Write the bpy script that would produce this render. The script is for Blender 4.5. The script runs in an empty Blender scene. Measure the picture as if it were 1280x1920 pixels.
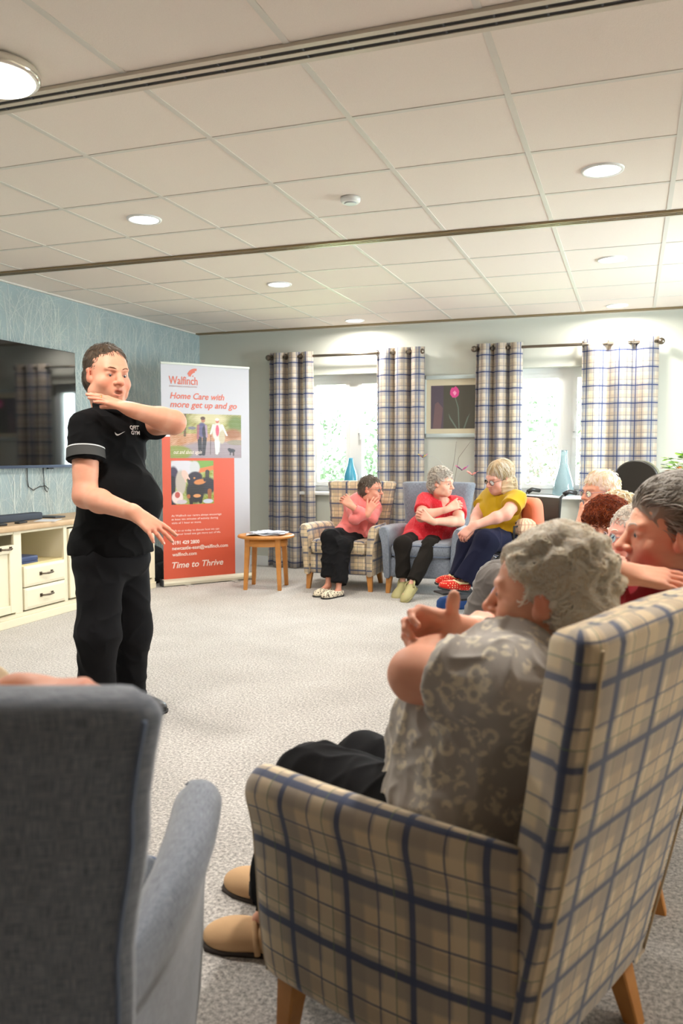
import bpy, math, random
import numpy as np
from mathutils import Vector, Matrix, noise
D = bpy.data
scene = bpy.context.scene
COL = scene.collection
R = math.radians
PI = math.pi

# ---------------------------------------------------------------- camera, world, light, exposure
scene.view_settings.view_transform = 'Standard'
scene.view_settings.look = 'None'
scene.view_settings.gamma = 1
scene.view_settings.use_curve_mapping = False
scene.view_settings.exposure = 0.16
cam_d = D.cameras.new('camera')
cam = D.objects.new('camera', cam_d)
COL.objects.link(cam)
scene.camera = cam
cam.location = (0, 0, 1.18)
cam.rotation_euler = (R(90 - 4.02), 0, R(19.5))
cam_d.sensor_fit = 'VERTICAL'
cam_d.sensor_height = 36.0
cam_d.sensor_width = 24.0
cam_d.lens = 36.0 * 1536 / 1920
cam_d.clip_start = 0.05
cam_d.dof.use_dof = True
cam_d.dof.focus_distance = 4.4
cam_d.dof.aperture_fstop = 4.2

world = D.worlds.new('overcast_sky')
scene.world = world
world.use_nodes = True
wn = world.node_tree
bg = wn.nodes['Background']
bg.inputs[0].default_value = (0.86, 0.94, 1.0, 1)
bg.inputs[1].default_value = 36.0

def area(name, loc, rot, sx, sy, power, color, shape='RECTANGLE', spread=180):
    l = D.lights.new(name, 'AREA'); l.shape = shape; l.size = sx; l.size_y = sy
    l.energy = power; l.color = color; l.spread = R(spread)
    o = D.objects.new(name, l); COL.objects.link(o); o.location = loc; o.rotation_euler = rot
    return o
def portal(loc, rot, sx, sy):
    o = area('window_portal', loc, rot, sx, sy, 1, (1, 1, 1)); o.data.cycles.is_portal = True
    return o
LAMP = (1.0, 0.94, 0.87)
LAMP_W = 18.5
CEIL = 2.465
# daylight enters by the two back windows and by an unseen window added to the right wall for brightness
portal((-2.78, 8.05, 1.38), (R(-90), 0, 0), 0.95, 1.25)
portal((-0.62, 8.05, 1.38), (R(-90), 0, 0), 0.95, 1.25)
for yy in (5.9,):
    portal((2.72, yy, 1.40), (0, R(90), 0), 1.5, 1.7)

# ---------------------------------------------------------------- small helpers
def srgb(r, g, b):
    f = lambda c: (c/255/12.92) if c/255 <= 0.04045 else ((c/255+0.055)/1.055)**2.4
    return (f(r), f(g), f(b), 1)
def tag(o, label=None, cat=None, group=None, kind=None):
    if label: o['label'] = label
    if cat: o['category'] = cat
    if group: o['group'] = group
    if kind: o['kind'] = kind
    return o
def empty(name, loc=(0,0,0), rz=0, **k):
    o = D.objects.new(name, None); COL.objects.link(o)
    o.location = loc; o.rotation_euler = (0, 0, rz); o.empty_display_size = .1
    return tag(o, **k)
def copy_tree(o, parent=None):
    c = o.copy(); COL.objects.link(c)
    c.parent = parent
    if parent is not None: c.matrix_parent_inverse = o.matrix_parent_inverse.copy()
    for ch in list(o.children): copy_tree(ch, c)
    return c

class MB:
    """collects polygons, builds ONE mesh object; every face has a uv and a material index"""
    def __init__(s): s.v=[]; s.f=[]; s.uv=[]; s.mi=[]; s.sm=[]
    def face(s, idx, uvs=None, mi=0, sm=False):
        s.f.append(idx); s.uv.append(uvs); s.mi.append(mi); s.sm.append(sm)
    def box(s, a, b, mi=0, bev=0.0):
        x0,y0,z0 = [min(a[i],b[i]) for i in range(3)]; x1,y1,z1 = [max(a[i],b[i]) for i in range(3)]
        if bev <= 0:
            n=len(s.v)
            s.v += [(x0,y0,z0),(x1,y0,z0),(x1,y1,z0),(x0,y1,z0),(x0,y0,z1),(x1,y0,z1),(x1,y1,z1),(x0,y1,z1)]
            for q in ((0,3,2,1),(4,5,6,7),(0,1,5,4),(1,2,6,5),(2,3,7,6),(3,0,4,7)): s.face([n+i for i in q],None,mi)
        else:
            c=bev*0.3
            secs=[]
            for z,i in ((z0,bev),(z0+c,c),(z0+bev,0),(z1-bev,0),(z1-c,c),(z1,bev)):
                secs.append(rrect(x0+i,y0+i,x1-i,y1-i,max(bev-i*.5,1e-4),2,z))
            s.loft(secs,True,mi=mi,sm=True)
        return s
    def loft(s, secs, closed=True, caps=True, mi=0, sm=True, uvscale=1.0, u0=0.0, v0=0.0):
        n0=len(s.v); m=len(secs[0])
        for sec in secs: s.v += [tuple(p) for p in sec]
        us=[]
        for sec in secs:
            u=[u0]
            for i in range(m):
                a=sec[i]; b=sec[(i+1)%m]; u.append(u[-1]+math.dist(a,b)*uvscale)
            us.append(u)
        mid=us[len(us)//2]
        vs=[v0]
        for k in range(1,len(secs)):
            ca=[sum(p[j] for p in secs[k-1])/m for j in range(3)]; cb=[sum(p[j] for p in secs[k])/m for j in range(3)]
            vs.append(vs[-1]+math.dist(ca,cb)*uvscale)
        for k in range(len(secs)-1):
            for i in range(m if closed else m-1):
                j=(i+1)%m
                s.face([n0+k*m+i,n0+k*m+j,n0+(k+1)*m+j,n0+(k+1)*m+i],
                       [(mid[i],vs[k]),(mid[i+1],vs[k]),(mid[i+1],vs[k+1]),(mid[i],vs[k+1])],mi,sm)
        if caps and closed:
            s.face([n0+i for i in range(m)][::-1],None,mi,False)
            s.face([n0+(len(secs)-1)*m+i for i in range(m)],None,mi,False)
        return s
    def tube(s, pts, r, n=8, mi=0, caps=True, sm=True):
        pts=[Vector(p) for p in pts]; rs=r if isinstance(r,(list,tuple)) else [r]*len(pts)
        secs=[]; up=Vector((0,0,1)); prev=None
        for k,p in enumerate(pts):
            t=(pts[min(k+1,len(pts)-1)]-pts[max(k-1,0)]).normalized()
            if prev is None:
                a=t.cross(up)
                if a.length<1e-3: a=t.cross(Vector((1,0,0)))
                a.normalize()
            else:
                a=(prev-t*prev.dot(t)); a.normalize()
            prev=a; b=t.cross(a)
            secs.append([p+(a*math.cos(2*PI*i/n)+b*math.sin(2*PI*i/n))*rs[k] for i in range(n)])
        return s.loft(secs,True,caps,mi,sm)
    def lathe(s, prof, c=(0,0,0), n=32, mi=0, sm=True):
        secs=[[(c[0]+r*math.cos(2*PI*i/n),c[1]+r*math.sin(2*PI*i/n),c[2]+z) for i in range(n)] for r,z in prof]
        return s.loft(secs,True,True,mi,sm)
    def ell(s, c, r, n=16, m=10, mi=0, M=None):
        secs=[]
        for k in range(m+1):
            t=-PI/2+PI*k/m
            row=[]
            for i in range(n):
                p=Vector((r[0]*max(math.cos(t),.002)*math.cos(2*PI*i/n), r[1]*max(math.cos(t),.002)*math.sin(2*PI*i/n), r[2]*math.sin(t)))
                if M is not None: p=M@p
                row.append((c[0]+p[0],c[1]+p[1],c[2]+p[2]))
            secs.append(row)
        return s.loft(secs,True,True,mi,True)
    def build(s, name, mats, parent=None, boxuv=False, **k):
        me=D.meshes.new(name); me.from_pydata(s.v,[],s.f)
        if not isinstance(mats,(list,tuple)): mats=[mats]
        for m in mats: me.materials.append(m)
        uvl=me.uv_layers.new(name='UVMap')
        co=s.v
        for p,uv,mi,sm in zip(me.polygons,s.uv,s.mi,s.sm):
            p.material_index=mi; p.use_smooth=sm
            if uv is None or boxuv:
                n=p.normal; ax=max(range(3),key=lambda i:abs(n[i]))
                for li,vi in zip(p.loop_indices,p.vertices):
                    c=co[vi]
                    uvl.data[li].uv=((c[1],c[2]),(c[0],c[2]),(c[0],c[1]))[ax]
            else:
                for li,q in zip(p.loop_indices,uv): uvl.data[li].uv=q
        me.update()
        o=D.objects.new(name,me); COL.objects.link(o)
        if parent is not None: o.parent=parent
        return tag(o,**k)
def rrect(x0,y0,x1,y1,r,n,z,ax='z'):
    pts=[]
    r=min(r,(x1-x0)/2-1e-5,(y1-y0)/2-1e-5)
    for cx,cy,a in ((x1-r,y0+r,-PI/2),(x1-r,y1-r,0),(x0+r,y1-r,PI/2),(x0+r,y0+r,PI)):
        for i in range(n+1):
            t=a+PI/2*i/n; pts.append((cx+r*math.cos(t),cy+r*math.sin(t)))
    if ax=='z': return [(a,b,z) for a,b in pts]
    if ax=='y': return [(a,z,b) for a,b in pts]
    return [(z,a,b) for a,b in pts]
def bevel(o, w=.004, seg=2):
    m=o.modifiers.new('bevel','BEVEL'); m.width=w; m.segments=seg; m.limit_method='ANGLE'; m.angle_limit=R(40)
    return o

# ---------------------------------------------------------------- materials
def mat(name, col, rough=.6, metal=0, spec=.5, bump=None, emit=None, sheen=0, trans=0, sss=0, noisecol=None):
    m=D.materials.new(name); m.use_nodes=True; nt=m.node_tree; b=nt.nodes['Principled BSDF']
    b.inputs['Base Color'].default_value=col; b.inputs['Roughness'].default_value=rough
    b.inputs['Metallic'].default_value=metal; b.inputs['Specular IOR Level'].default_value=spec
    if sheen: b.inputs['Sheen Weight'].default_value=sheen; b.inputs['Sheen Roughness'].default_value=.5
    if trans: b.inputs['Transmission Weight'].default_value=trans
    if sss:
        b.inputs['Subsurface Weight'].default_value=sss; b.inputs['Subsurface Radius'].default_value=(.012,.005,.003); b.inputs['Subsurface Scale'].default_value=1.0
    if emit: b.inputs['Emission Color'].default_value=emit[0]; b.inputs['Emission Strength'].default_value=emit[1]
    L=nt.links.new
    if bump or noisecol:
        tc=nt.nodes.new('ShaderNodeTexCoord')
    if bump:
        n=nt.nodes.new('ShaderNodeTexNoise'); n.inputs['Scale'].default_value=bump[0]; n.inputs['Detail'].default_value=3
        bp=nt.nodes.new('ShaderNodeBump'); bp.inputs['Strength'].default_value=bump[1]; bp.inputs['Distance'].default_value=bump[2] if len(bump)>2 else .002
        L(tc.outputs['Object'],n.inputs['Vector']); L(n.outputs['Fac'],bp.inputs['Height']); L(bp.outputs['Normal'],b.inputs['Normal'])
    if noisecol:   # (scale, colour2, contrast lo, hi)
        n=nt.nodes.new('ShaderNodeTexNoise'); n.inputs['Scale'].default_value=noisecol[0]; n.inputs['Detail'].default_value=4
        r=nt.nodes.new('ShaderNodeValToRGB'); r.color_ramp.elements[0].position=noisecol[2]; r.color_ramp.elements[1].position=noisecol[3]
        r.color_ramp.elements[0].color=col; r.color_ramp.elements[1].color=noisecol[1]
        L(tc.outputs['Object'],n.inputs['Vector']); L(n.outputs['Fac'],r.inputs['Fac']); L(r.outputs['Color'],b.inputs['Base Color'])
    return m
def nodes_of(m): return m.node_tree, m.node_tree.nodes['Principled BSDF']
def math_node(nt, op, a, b=None):
    n=nt.nodes.new('ShaderNodeMath'); n.operation=op
    for i,x in enumerate((a,b)):
        if x is None: continue
        if isinstance(x,(int,float)): n.inputs[i].default_value=x
        else: nt.links.new(x,n.inputs[i])
    return n.outputs[0]
def mixc(nt, fac, a, b, mode='MIX'):
    n=nt.nodes.new('ShaderNodeMix'); n.data_type='RGBA'; n.blend_type=mode
    for i,x in ((0,fac),(6,a),(7,b)):
        if isinstance(x,(int,float)): n.inputs[i].default_value=x
        elif isinstance(x,tuple): n.inputs[i].default_value=x
        else: nt.links.new(x,n.inputs[i])
    return n.outputs[2]
def tartan(name, period, base, rough=.85, bands=None, translucent=0.0, weave=True):
    """woven check in uv space; bands = (axis, centre, half width, colour, strength) in fractions of the period"""
    m=mat(name,base,rough,sheen=.3,spec=.2); nt,b=nodes_of(m); L=nt.links.new
    uv=nt.nodes.new('ShaderNodeUVMap'); uv.uv_map='UVMap'
    sp=nt.nodes.new('ShaderNodeSeparateXYZ'); L(uv.outputs[0],sp.inputs[0])
    col=base
    fr=[]
    for ax in (0,1):
        d=math_node(nt,'DIVIDE',sp.outputs[ax],period[ax]); fr.append(math_node(nt,'FRACT',math_node(nt,'ADD',d,50.0)))
    for ax,c,h,cl,st in bands:
        t=math_node(nt,'ABSOLUTE',math_node(nt,'SUBTRACT',fr[ax],c))
        mr=nt.nodes.new('ShaderNodeMapRange'); mr.inputs[1].default_value=h*.85; mr.inputs[2].default_value=h*1.15; mr.inputs[3].default_value=st; mr.inputs[4].default_value=0
        L(t,mr.inputs[0])
        col=mixc(nt,mr.outputs[0],col,cl)
    if weave:
        n=nt.nodes.new('ShaderNodeTexNoise'); n.inputs['Scale'].default_value=900
        L(uv.outputs[0],n.inputs['Vector'])
        col=mixc(nt,.25,col,n.outputs['Fac'],'OVERLAY')
        bp=nt.nodes.new('ShaderNodeBump'); bp.inputs['Strength'].default_value=.15; bp.inputs['Distance'].default_value=.001
        L(n.outputs['Fac'],bp.inputs['Height']); L(bp.outputs[0],b.inputs['Normal'])
    L(col,b.inputs['Base Color'])
    if translucent:
        out=nt.nodes['Material Output']; tr=nt.nodes.new('ShaderNodeBsdfTranslucent'); mx=nt.nodes.new('ShaderNodeMixShader')
        L(col,tr.inputs[0]); mx.inputs[0].default_value=translucent; L(b.outputs[0],mx.inputs[1]); L(tr.outputs[0],mx.inputs[2]); L(mx.outputs[0],out.inputs[0])
    return m

navy=srgb(66,82,118); taupe=srgb(150,138,132); green=srgb(96,120,96); beige=srgb(226,208,182); cream=srgb(214,200,178); bluegrey=srgb(140,152,172)
M_chair=tartan('chair_check',(.152,.136),srgb(216,194,158),bands=[
    (0,.22,.20,srgb(164,152,138),.85),(0,.66,.10,srgb(190,170,142),.8),(0,.47,.05,srgb(232,214,184),.7),
    (1,.26,.19,srgb(160,148,134),.66),(1,.70,.10,srgb(222,202,168),.6),
    (0,.30,.052,srgb(74,84,110),.95),(0,.80,.012,srgb(70,80,108),.9),(0,.52,.009,srgb(112,126,98),.75),
    (1,.35,.045,srgb(74,84,110),.92),(1,.85,.012,srgb(72,82,110),.85),(1,.60,.009,srgb(108,122,96),.75)])
M_curtain=tartan('curtain_check',(.168,.158),srgb(236,226,210),translucent=.45,bands=[
    (0,.25,.22,srgb(160,166,184),.5),(0,.72,.14,srgb(206,190,176),.5),
    (1,.25,.18,srgb(168,166,176),.5),(1,.70,.12,srgb(212,196,176),.5),
    (0,.30,.03,srgb(60,84,140),.9),(0,.10,.014,srgb(84,104,150),.8),(0,.75,.014,srgb(90,100,130),.8),
    (1,.30,.035,srgb(56,76,130),.9),(1,.62,.012,srgb(110,116,140),.7),(1,.05,.012,srgb(110,116,140),.6)])
def linen(name, c1, c2, weavecol=None):
    m=mat(name,c1,.9,spec=.2,sheen=.4); nt,b=nodes_of(m); L=nt.links.new
    uv=nt.nodes.new('ShaderNodeUVMap'); uv.uv_map='UVMap'
    outs=[]
    for sc in ((40,900,1),(900,40,1)):
        mp=nt.nodes.new('ShaderNodeMapping'); mp.inputs['Scale'].default_value=sc; L(uv.outputs[0],mp.inputs[0])
        n=nt.nodes.new('ShaderNodeTexNoise'); n.inputs['Scale'].default_value=1; n.inputs['Detail'].default_value=2; L(mp.outputs[0],n.inputs['Vector']); outs.append(n.outputs['Fac'])
    s=math_node(nt,'MULTIPLY',math_node(nt,'ADD',outs[0],outs[1]),.5)
    mr=nt.nodes.new('ShaderNodeMapRange'); mr.inputs[1].default_value=.38; mr.inputs[2].default_value=.62; L(s,mr.inputs[0])
    col=mixc(nt,mr.outputs[0],c1,c2); L(col,b.inputs['Base Color'])
    bp=nt.nodes.new('ShaderNodeBump'); bp.inputs['Strength'].default_value=.2; bp.inputs['Distance'].default_value=.001; L(s,bp.inputs['Height']); L(bp.outputs[0],b.inputs['Normal'])
    return m
M_blue=linen('blue_grey_linen',srgb(88,95,108),srgb(152,160,172))
M_blue_pipe=mat('blue_piping',srgb(110,124,150),.85)
M_check_pipe=mat('check_piping',srgb(196,176,144),.85)
M_oak=mat('oak_wood',srgb(204,140,70),.45,noisecol=(14,srgb(184,122,58),.35,.7))
M_oaktop=mat('pale_oak',srgb(206,178,142),.45,noisecol=(9,srgb(186,156,120),.3,.75))
M_carpet=D.materials.new('carpet')
def _carpet():
    m=M_carpet; m.use_nodes=True; nt,b=nodes_of(m); L=nt.links.new
    tc=nt.nodes.new('ShaderNodeTexCoord')
    n=nt.nodes.new('ShaderNodeTexNoise'); n.inputs['Scale'].default_value=95; n.inputs['Detail'].default_value=6; n.inputs['Roughness'].default_value=.75
    L(tc.outputs['Object'],n.inputs['Vector'])
    r=nt.nodes.new('ShaderNodeValToRGB'); e=r.color_ramp.elements
    e[0].position=.36; e[0].color=srgb(116,112,108); e[1].position=.62; e[1].color=srgb(226,221,214)
    e2=r.color_ramp.elements.new(.5); e2.color=srgb(184,180,175)
    L(n.outputs['Fac'],r.inputs['Fac'])
    n2=nt.nodes.new('ShaderNodeTexNoise'); n2.inputs['Scale'].default_value=3.5; n2.inputs['Detail'].default_value=3; L(tc.outputs['Object'],n2.inputs['Vector'])
    mr=nt.nodes.new('ShaderNodeMapRange'); mr.inputs[1].default_value=.3; mr.inputs[2].default_value=.7; mr.inputs[3].default_value=.42; mr.inputs[4].default_value=.58; L(n2.outputs['Fac'],mr.inputs[0])
    cmb=nt.nodes.new('ShaderNodeCombineColor'); 
    for i in range(3): L(mr.outputs[0],cmb.inputs[i])
    col=mixc(nt,.5,r.outputs['Color'],cmb.outputs[0],'OVERLAY')
    L(col,b.inputs['Base Color']); b.inputs['Roughness'].default_value=.95; b.inputs['Specular IOR Level'].default_value=.1; b.inputs['Sheen Weight'].default_value=.3
    bp=nt.nodes.new('ShaderNodeBump'); bp.inputs['Strength'].default_value=.6; bp.inputs['Distance'].default_value=.006; L(n.outputs['Fac'],bp.inputs['Height']); L(bp.outputs[0],b.inputs['Normal'])
_carpet()
M_wall=mat('green_grey_paint',srgb(206,208,198),.7,bump=(120,.06,.001))
M_wallr=mat('cream_paint',srgb(222,216,200),.7)
M_ceil=mat('ceiling_tile',srgb(238,228,219),.85,bump=(260,.25,.002),noisecol=(500,srgb(228,218,208),.45,.75))
M_tbar=mat('ceiling_bar',srgb(216,213,205),.5)
M_white=mat('white_upvc',srgb(238,240,240),.35)
M_glass=D.materials.new('window_glass'); M_glass.use_nodes=True
def _glass():
    nt=M_glass.node_tree; b=nt.nodes['Principled BSDF']; nt.nodes.remove(b); out=nt.nodes['Material Output']
    t=nt.nodes.new('ShaderNodeBsdfTransparent'); t.inputs[0].default_value=(.95,.98,.97,1); g=nt.nodes.new('ShaderNodeBsdfGlossy'); g.inputs['Roughness'].default_value=.02
    f=nt.nodes.new('ShaderNodeFresnel'); f.inputs[0].default_value=1.45; mx=nt.nodes.new('ShaderNodeMixShader')
    nt.links.new(f.outputs[0],mx.inputs[0]); nt.links.new(t.outputs[0],mx.inputs[1]); nt.links.new(g.outputs[0],mx.inputs[2]); nt.links.new(mx.outputs[0],out.inputs[0])
_glass()
M_cab=mat('cream_cabinet',srgb(238,230,204),.45)
M_cabin=mat('cabinet_inside',srgb(214,198,150),.6)
M_pewter=mat('pewter',srgb(110,100,88),.35,metal=.9)
M_rod=mat('brushed_nickel',srgb(128,118,106),.3,metal=.9)
M_screen=mat('tv_screen',srgb(8,8,8),.05,spec=.75)
M_tvframe=mat('tv_frame',srgb(54,66,88),.3,metal=.3)
M_black=mat('black_plastic',srgb(24,24,26),.4)
M_dkgrey=mat('dark_grey_plastic',srgb(62,66,72),.5)
M_alu=mat('aluminium',srgb(196,198,196),.35,metal=.6)
M_paper=mat('paper',srgb(226,228,232),.6)
M_lampglow=mat('lamp_diffuser',srgb(255,250,240),.5,emit=((1,.94,.84,1),9.0))
M_slot=mat('slot_dark',srgb(20,20,20),.6)
M_slotmetal=mat('slot_metal',srgb(206,198,184),.4,metal=.2)
M_brass=mat('slot_edge',srgb(150,132,100),.4,metal=.5)
# ================================================================ THE ROOM
XL, XR, YB, YN = -4.43, 2.6, 7.92, -1.9
def st(o): return tag(o, kind='structure')
st(MB().box((XL-.1,YN-.1,-.1),(XR+.1,YB+.25,0)).build('floor',M_carpet))
# ceiling: tiles above a lattice of bars
cb=MB(); cb.box((XL-.1,YN-.1,CEIL+.0015),(XR+.1,YB+.25,CEIL+.12)); c_o=st(cb.build('ceiling',M_ceil))
g=MB()
ylines=[-1.75,-1.15,-.55,.05,.65,1.25,1.85,2.44,2.58,3.065,3.665,4.265,4.865,5.465,6.08,6.69,7.27]
w=.0115
def _in(y): return (2.40<y<2.62) or (4.70<y<4.87)
xs=[-.45+.6*k for k in range(-6,6)]
for x in xs:
    for ya,yb in ((YN,2.455),(2.565,4.735),(4.825,YB)):
        g.box((x-w,ya,CEIL-.0014),(x+w,yb,CEIL+.008))
for y in ylines:
    if 2.43<y<2.59: continue
    g.box((XL,y-w,CEIL-.001),(XR,y+w,CEIL+.008))
g.box((XL,YB-.03,CEIL-.012),(XR,YB,CEIL+.008)); g.box((XL,YN,CEIL-.01),(XL+.02,YB,CEIL+.008))
st(g.build('ceiling_grid',M_tbar,c_o))
# air slot diffusers
def slot(x0,x1,y0,y1,n,label,edge):
    t=empty('ceiling_slot_diffuser',((x0+x1)/2,(y0+y1)/2,CEIL-.012),label=label,cat='air vent',group='linear slot diffusers in the ceiling')
    L=(x1-x0)/2; W=(y1-y0)/2
    f=MB(); e_=W*.42; f.box((-L,-W,0),(L,-W+e_,.012)); f.box((-L,W-e_,0),(L,W,.012)); 
    for i in range(1,n): yy=-W+2*W*i/n; f.box((-L,yy-W*.19,0),(L,yy+W*.19,.012))
    k=-L+.1
    while k<L: f.box((k-.003,-W+.012,.001),(k+.003,W-.012,.0034),1); k+=.15
    f.build('frame',[edge,M_dkgrey],t)
    b=MB(); b.box((-L,-W+.01,.0035),(L,W-.01,.0065)); b.build('dark_slot',M_slot,t)
slot(XL+.02,XR-.02,2.452,2.568,2,'wide twin-slot air diffuser crossing the ceiling nearest the viewer',M_slotmetal)
slot(XL+.02,XR-.02,4.745,4.815,2,'narrow dark slot diffuser crossing the middle of the ceiling',M_brass)
slot(XL+.02,XR-.02,7.805,7.865,2,'thin slot diffuser along the ceiling edge above the curtains',M_brass)

# walls
WIN=[(-3.20,-2.32,.80,1.995),(-1.06,-.18,.80,1.995)]
def wall_y(name,y0,y1,m,holes,x0=XL-.1,x1=XR+.1):
    b=MB(); x=x0
    for a,c,z0,z1 in holes:
        b.box((x,y0,0),(a,y1,CEIL+.1)); b.box((a,y0,0),(c,y1,z0)); b.box((a,y0,z1),(c,y1,CEIL+.1)); x=c
    b.box((x,y0,0),(x1,y1,CEIL+.1)); return st(b.build(name,m))
wall_y('wall_back',YB,YB+.25,M_wall,WIN)
wall_y('wall_front',YN-.1,YN,mat('unseen_dark_wall',srgb(112,88,66),.6),[])  # wall behind the camera, coloured dark brown to cut bounced light
b=MB(); y=YN-.1
for yc in (5.9,):
    a,c=yc-.8,yc+.8
    b.box((XR,y,0),(XR+.2,a,CEIL+.1)); b.box((XR,a,0),(XR+.2,c,.6)); b.box((XR,a,2.15),(XR+.2,c,CEIL+.1)); y=c
b.box((XR,y,0),(XR+.2,YB,CEIL+.1)); st(b.build('wall_right',M_wallr))
for i,yc in enumerate((5.9,)):
    f=MB()
    for a,c in (((XR+.1,yc-.8,.6),(XR+.16,yc-.74,2.15)),((XR+.1,yc+.74,.6),(XR+.16,yc+.8,2.15)),((XR+.1,yc-.03,.66),(XR+.16,yc+.03,2.09)),((XR+.1,yc-.74,.6),(XR+.16,yc+.74,.66)),((XR+.1,yc-.74,2.09),(XR+.16,yc+.74,2.15))): f.box(a,c)
    fo=st(f.build('window_%d'%(i+3),M_white))  # out-of-view window, added to bring more daylight into the room
    MB().box((XR+.125,yc-.75,.65),(XR+.131,yc+.75,2.10)).build('pane',M_glass,fo)
# left wall with twig wallpaper: pale pencil twigs are part of the printed paper
M_wp=mat('wallpaper_blue',srgb(150,168,172),.65,noisecol=(5,srgb(162,180,182),.3,.7))
M_twig=mat('wallpaper_twig',srgb(206,216,212),.5)
def twigs():
    rnd=random.Random(5)
    b=MB(); b.box((XL-.1,YN,0),(XL,YB,CEIL+.1))
    def stroke(p,q,w0,w1):
        d=(q-p); 
        if d.length<1e-4: return
        n=Vector((-d.y,d.x)).normalized(); k=len(b.v); X=XL+.0008+(len(b.f)%500)*.000004
        for s_,w_,pt in ((-1,w0,p),(1,w0,p),(1,w1,q),(-1,w1,q)):
            c=pt+n*w_*s_; b.v.append((X,c.x,min(max(c.y,0),CEIL)))
        b.face([k,k+1,k+2,k+3],None,1)
    def grow(p,a,L,w,dep):
        n=4; 
        for i in range(n):
            a+=rnd.uniform(-.13,.13); q=p+Vector((math.sin(a),math.cos(a)))*L/n
            if q.y>CEIL: return
            stroke(p,q,w,w*.85); w*=.85; p=q
            if dep<3 and rnd.random()<.62:
                grow(p,a+rnd.choice((-1,1))*rnd.uniform(.35,.7),L*rnd.uniform(.45,.7),w*.8,dep+1)
    y=3.2
    while y<YB:
        z=rnd.uniform(-.2,.0)
        while z<CEIL:
            zz=max(z,0.01); grow(Vector((y+rnd.uniform(-.05,.05),zz)),rnd.uniform(-.12,.12),rnd.uniform(.5,.75),.0038,0); z+=rnd.uniform(.32,.5)
        y+=.075
    return st(b.build('wall_left',[M_wp,M_twig]))
twigs()
b=MB(); b.box((XL,YB-.015,0),(XR,YB,.10)); st(b.build('baseboard_back',M_white))
b=MB(); b.box((XL,YN,0),(XL+.015,YB,.10)); st(b.build('baseboard_left',M_white))

# back windows
def window(i,x0,x1,z0,z1,mull):
    f=MB(); ya,yb=YB+.10,YB+.17
    t=.055
    for a,c in (((x0,z0),(x0+t,z1)),((x1-t,z0),(x1,z1)),((x0+t,z0),(x1-t,z0+t)),((x0+t,z1-t),(x1-t,z1)),((mull-.045,z0+t),(mull+.045,z1-t))):
        f.box((a[0],ya,a[1]),(c[0],yb,c[1]))
    # opening sash frames
    for a,c in ((x0+t,mull-.045),(mull+.045,x1-t)):
        s=.042
        for p,q in (((a,z0+t),(a+s,z1-t)),((c-s,z0+t),(c,z1-t)),((a+s,z0+t),(c-s,z0+t+s)),((a+s,z1-t-s),(c-s,z1-t))):
            f.box((p[0],ya-.015,p[1]),(q[0],yb-.01,q[1]))
    fo=st(f.build('window_%d'%i,M_white))
    p=MB(); p.box((x0+t,ya+.03,z0+t),(x1-t,ya+.036,z1-t)); p.build('pane',M_glass,fo)
    h=MB(); h.box((mull+.052,ya-.035,1.33),(mull+.076,ya-.02,1.47)); h.box((mull+.056,ya-.05,1.38),(mull+.072,ya-.02,1.395)); h.box((mull+.056,ya-.05,1.385),(mull+.072,ya-.04,1.50)); h.build('handle',M_white,fo)
    s=MB(); s.box((x0-.05,YB-.10,z0-.035),(x1+.05,YB+.11,z0),bev=.008); st(s.build('window_sill',M_white,fo))
window(1,*WIN[0],-2.70)
window(2,*WIN[1],-.585)

# outside: lawn, hedge, bushes
M_grass=mat('pale_lawn',srgb(150,168,120),.9,noisecol=(30,srgb(176,184,140),.3,.7))
M_bush=mat('bush_leaf',srgb(52,66,46),.8)
M_twigs=mat('bare_shrub',srgb(66,54,48),.8)
tag(MB().box((-16,YB+.3,-.35),(12,40,-.3)).build('lawn',M_grass),'pale lawn outside the windows','lawn',kind='structure')
def bush(x,y,z,rx,ry,rz,n,m,name,label,sz=.05,seed=1,twiggy=False):
    rnd=random.Random(seed); b=MB()
    for i in range(n):
        while True:
            p=Vector((rnd.uniform(-1,1),rnd.uniform(-1,1),rnd.uniform(-1,1)))
            if .35<p.length<1: break
        c=Vector((p.x*rx,p.y*ry,p.z*rz)); k=len(b.v)
        if twiggy:
            d=Vector((rnd.uniform(-.6,.6),rnd.uniform(-.3,.3),rnd.uniform(.2,1))).normalized()*rnd.uniform(.08,.28)
            b.tube([c,c+d],[.006,.002],3,caps=False)
        else:
            u=Vector((rnd.uniform(-1,1),rnd.uniform(-1,1),rnd.uniform(-1,1))).normalized(); v=u.orthogonal().normalized()
            s_=sz*rnd.uniform(.6,1.3)
            for q in (c-u*s_,c+v*s_*.5,c+u*s_,c-v*s_*.5): b.v.append(tuple(q))
            b.face([k,k+1,k+2,k+3])
    o=b.build(name,m); o.location=(x,y,z); return tag(o,label,'bush')
bush(-4.6,14.5,.55,1.3,.6,.80,1500,M_bush,'bush','leafy green bush outside the left window, nearer the curtain',.06,3)
bush(-7.4,18.5,.55,1.8,.7,.80,1400,M_bush,'bush','pale rounded bush further off outside the left window',.07,9)
bush(-.95,12.2,.55,1.6,.6,.85,2600,M_twigs,'bare_shrub','tangled bare winter shrub outside the right window',.05,4,True)
bush(-1.9,24,1.4,3.4,1.0,1.8,1500,M_bush,'tree','hazy tree beyond the shrub outside the right window',.12,6)
bush(-10.5,30,1.4,4.0,1.0,1.8,1400,M_bush,'tree','hazy distant tree outside the left window',.14,8)

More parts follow.
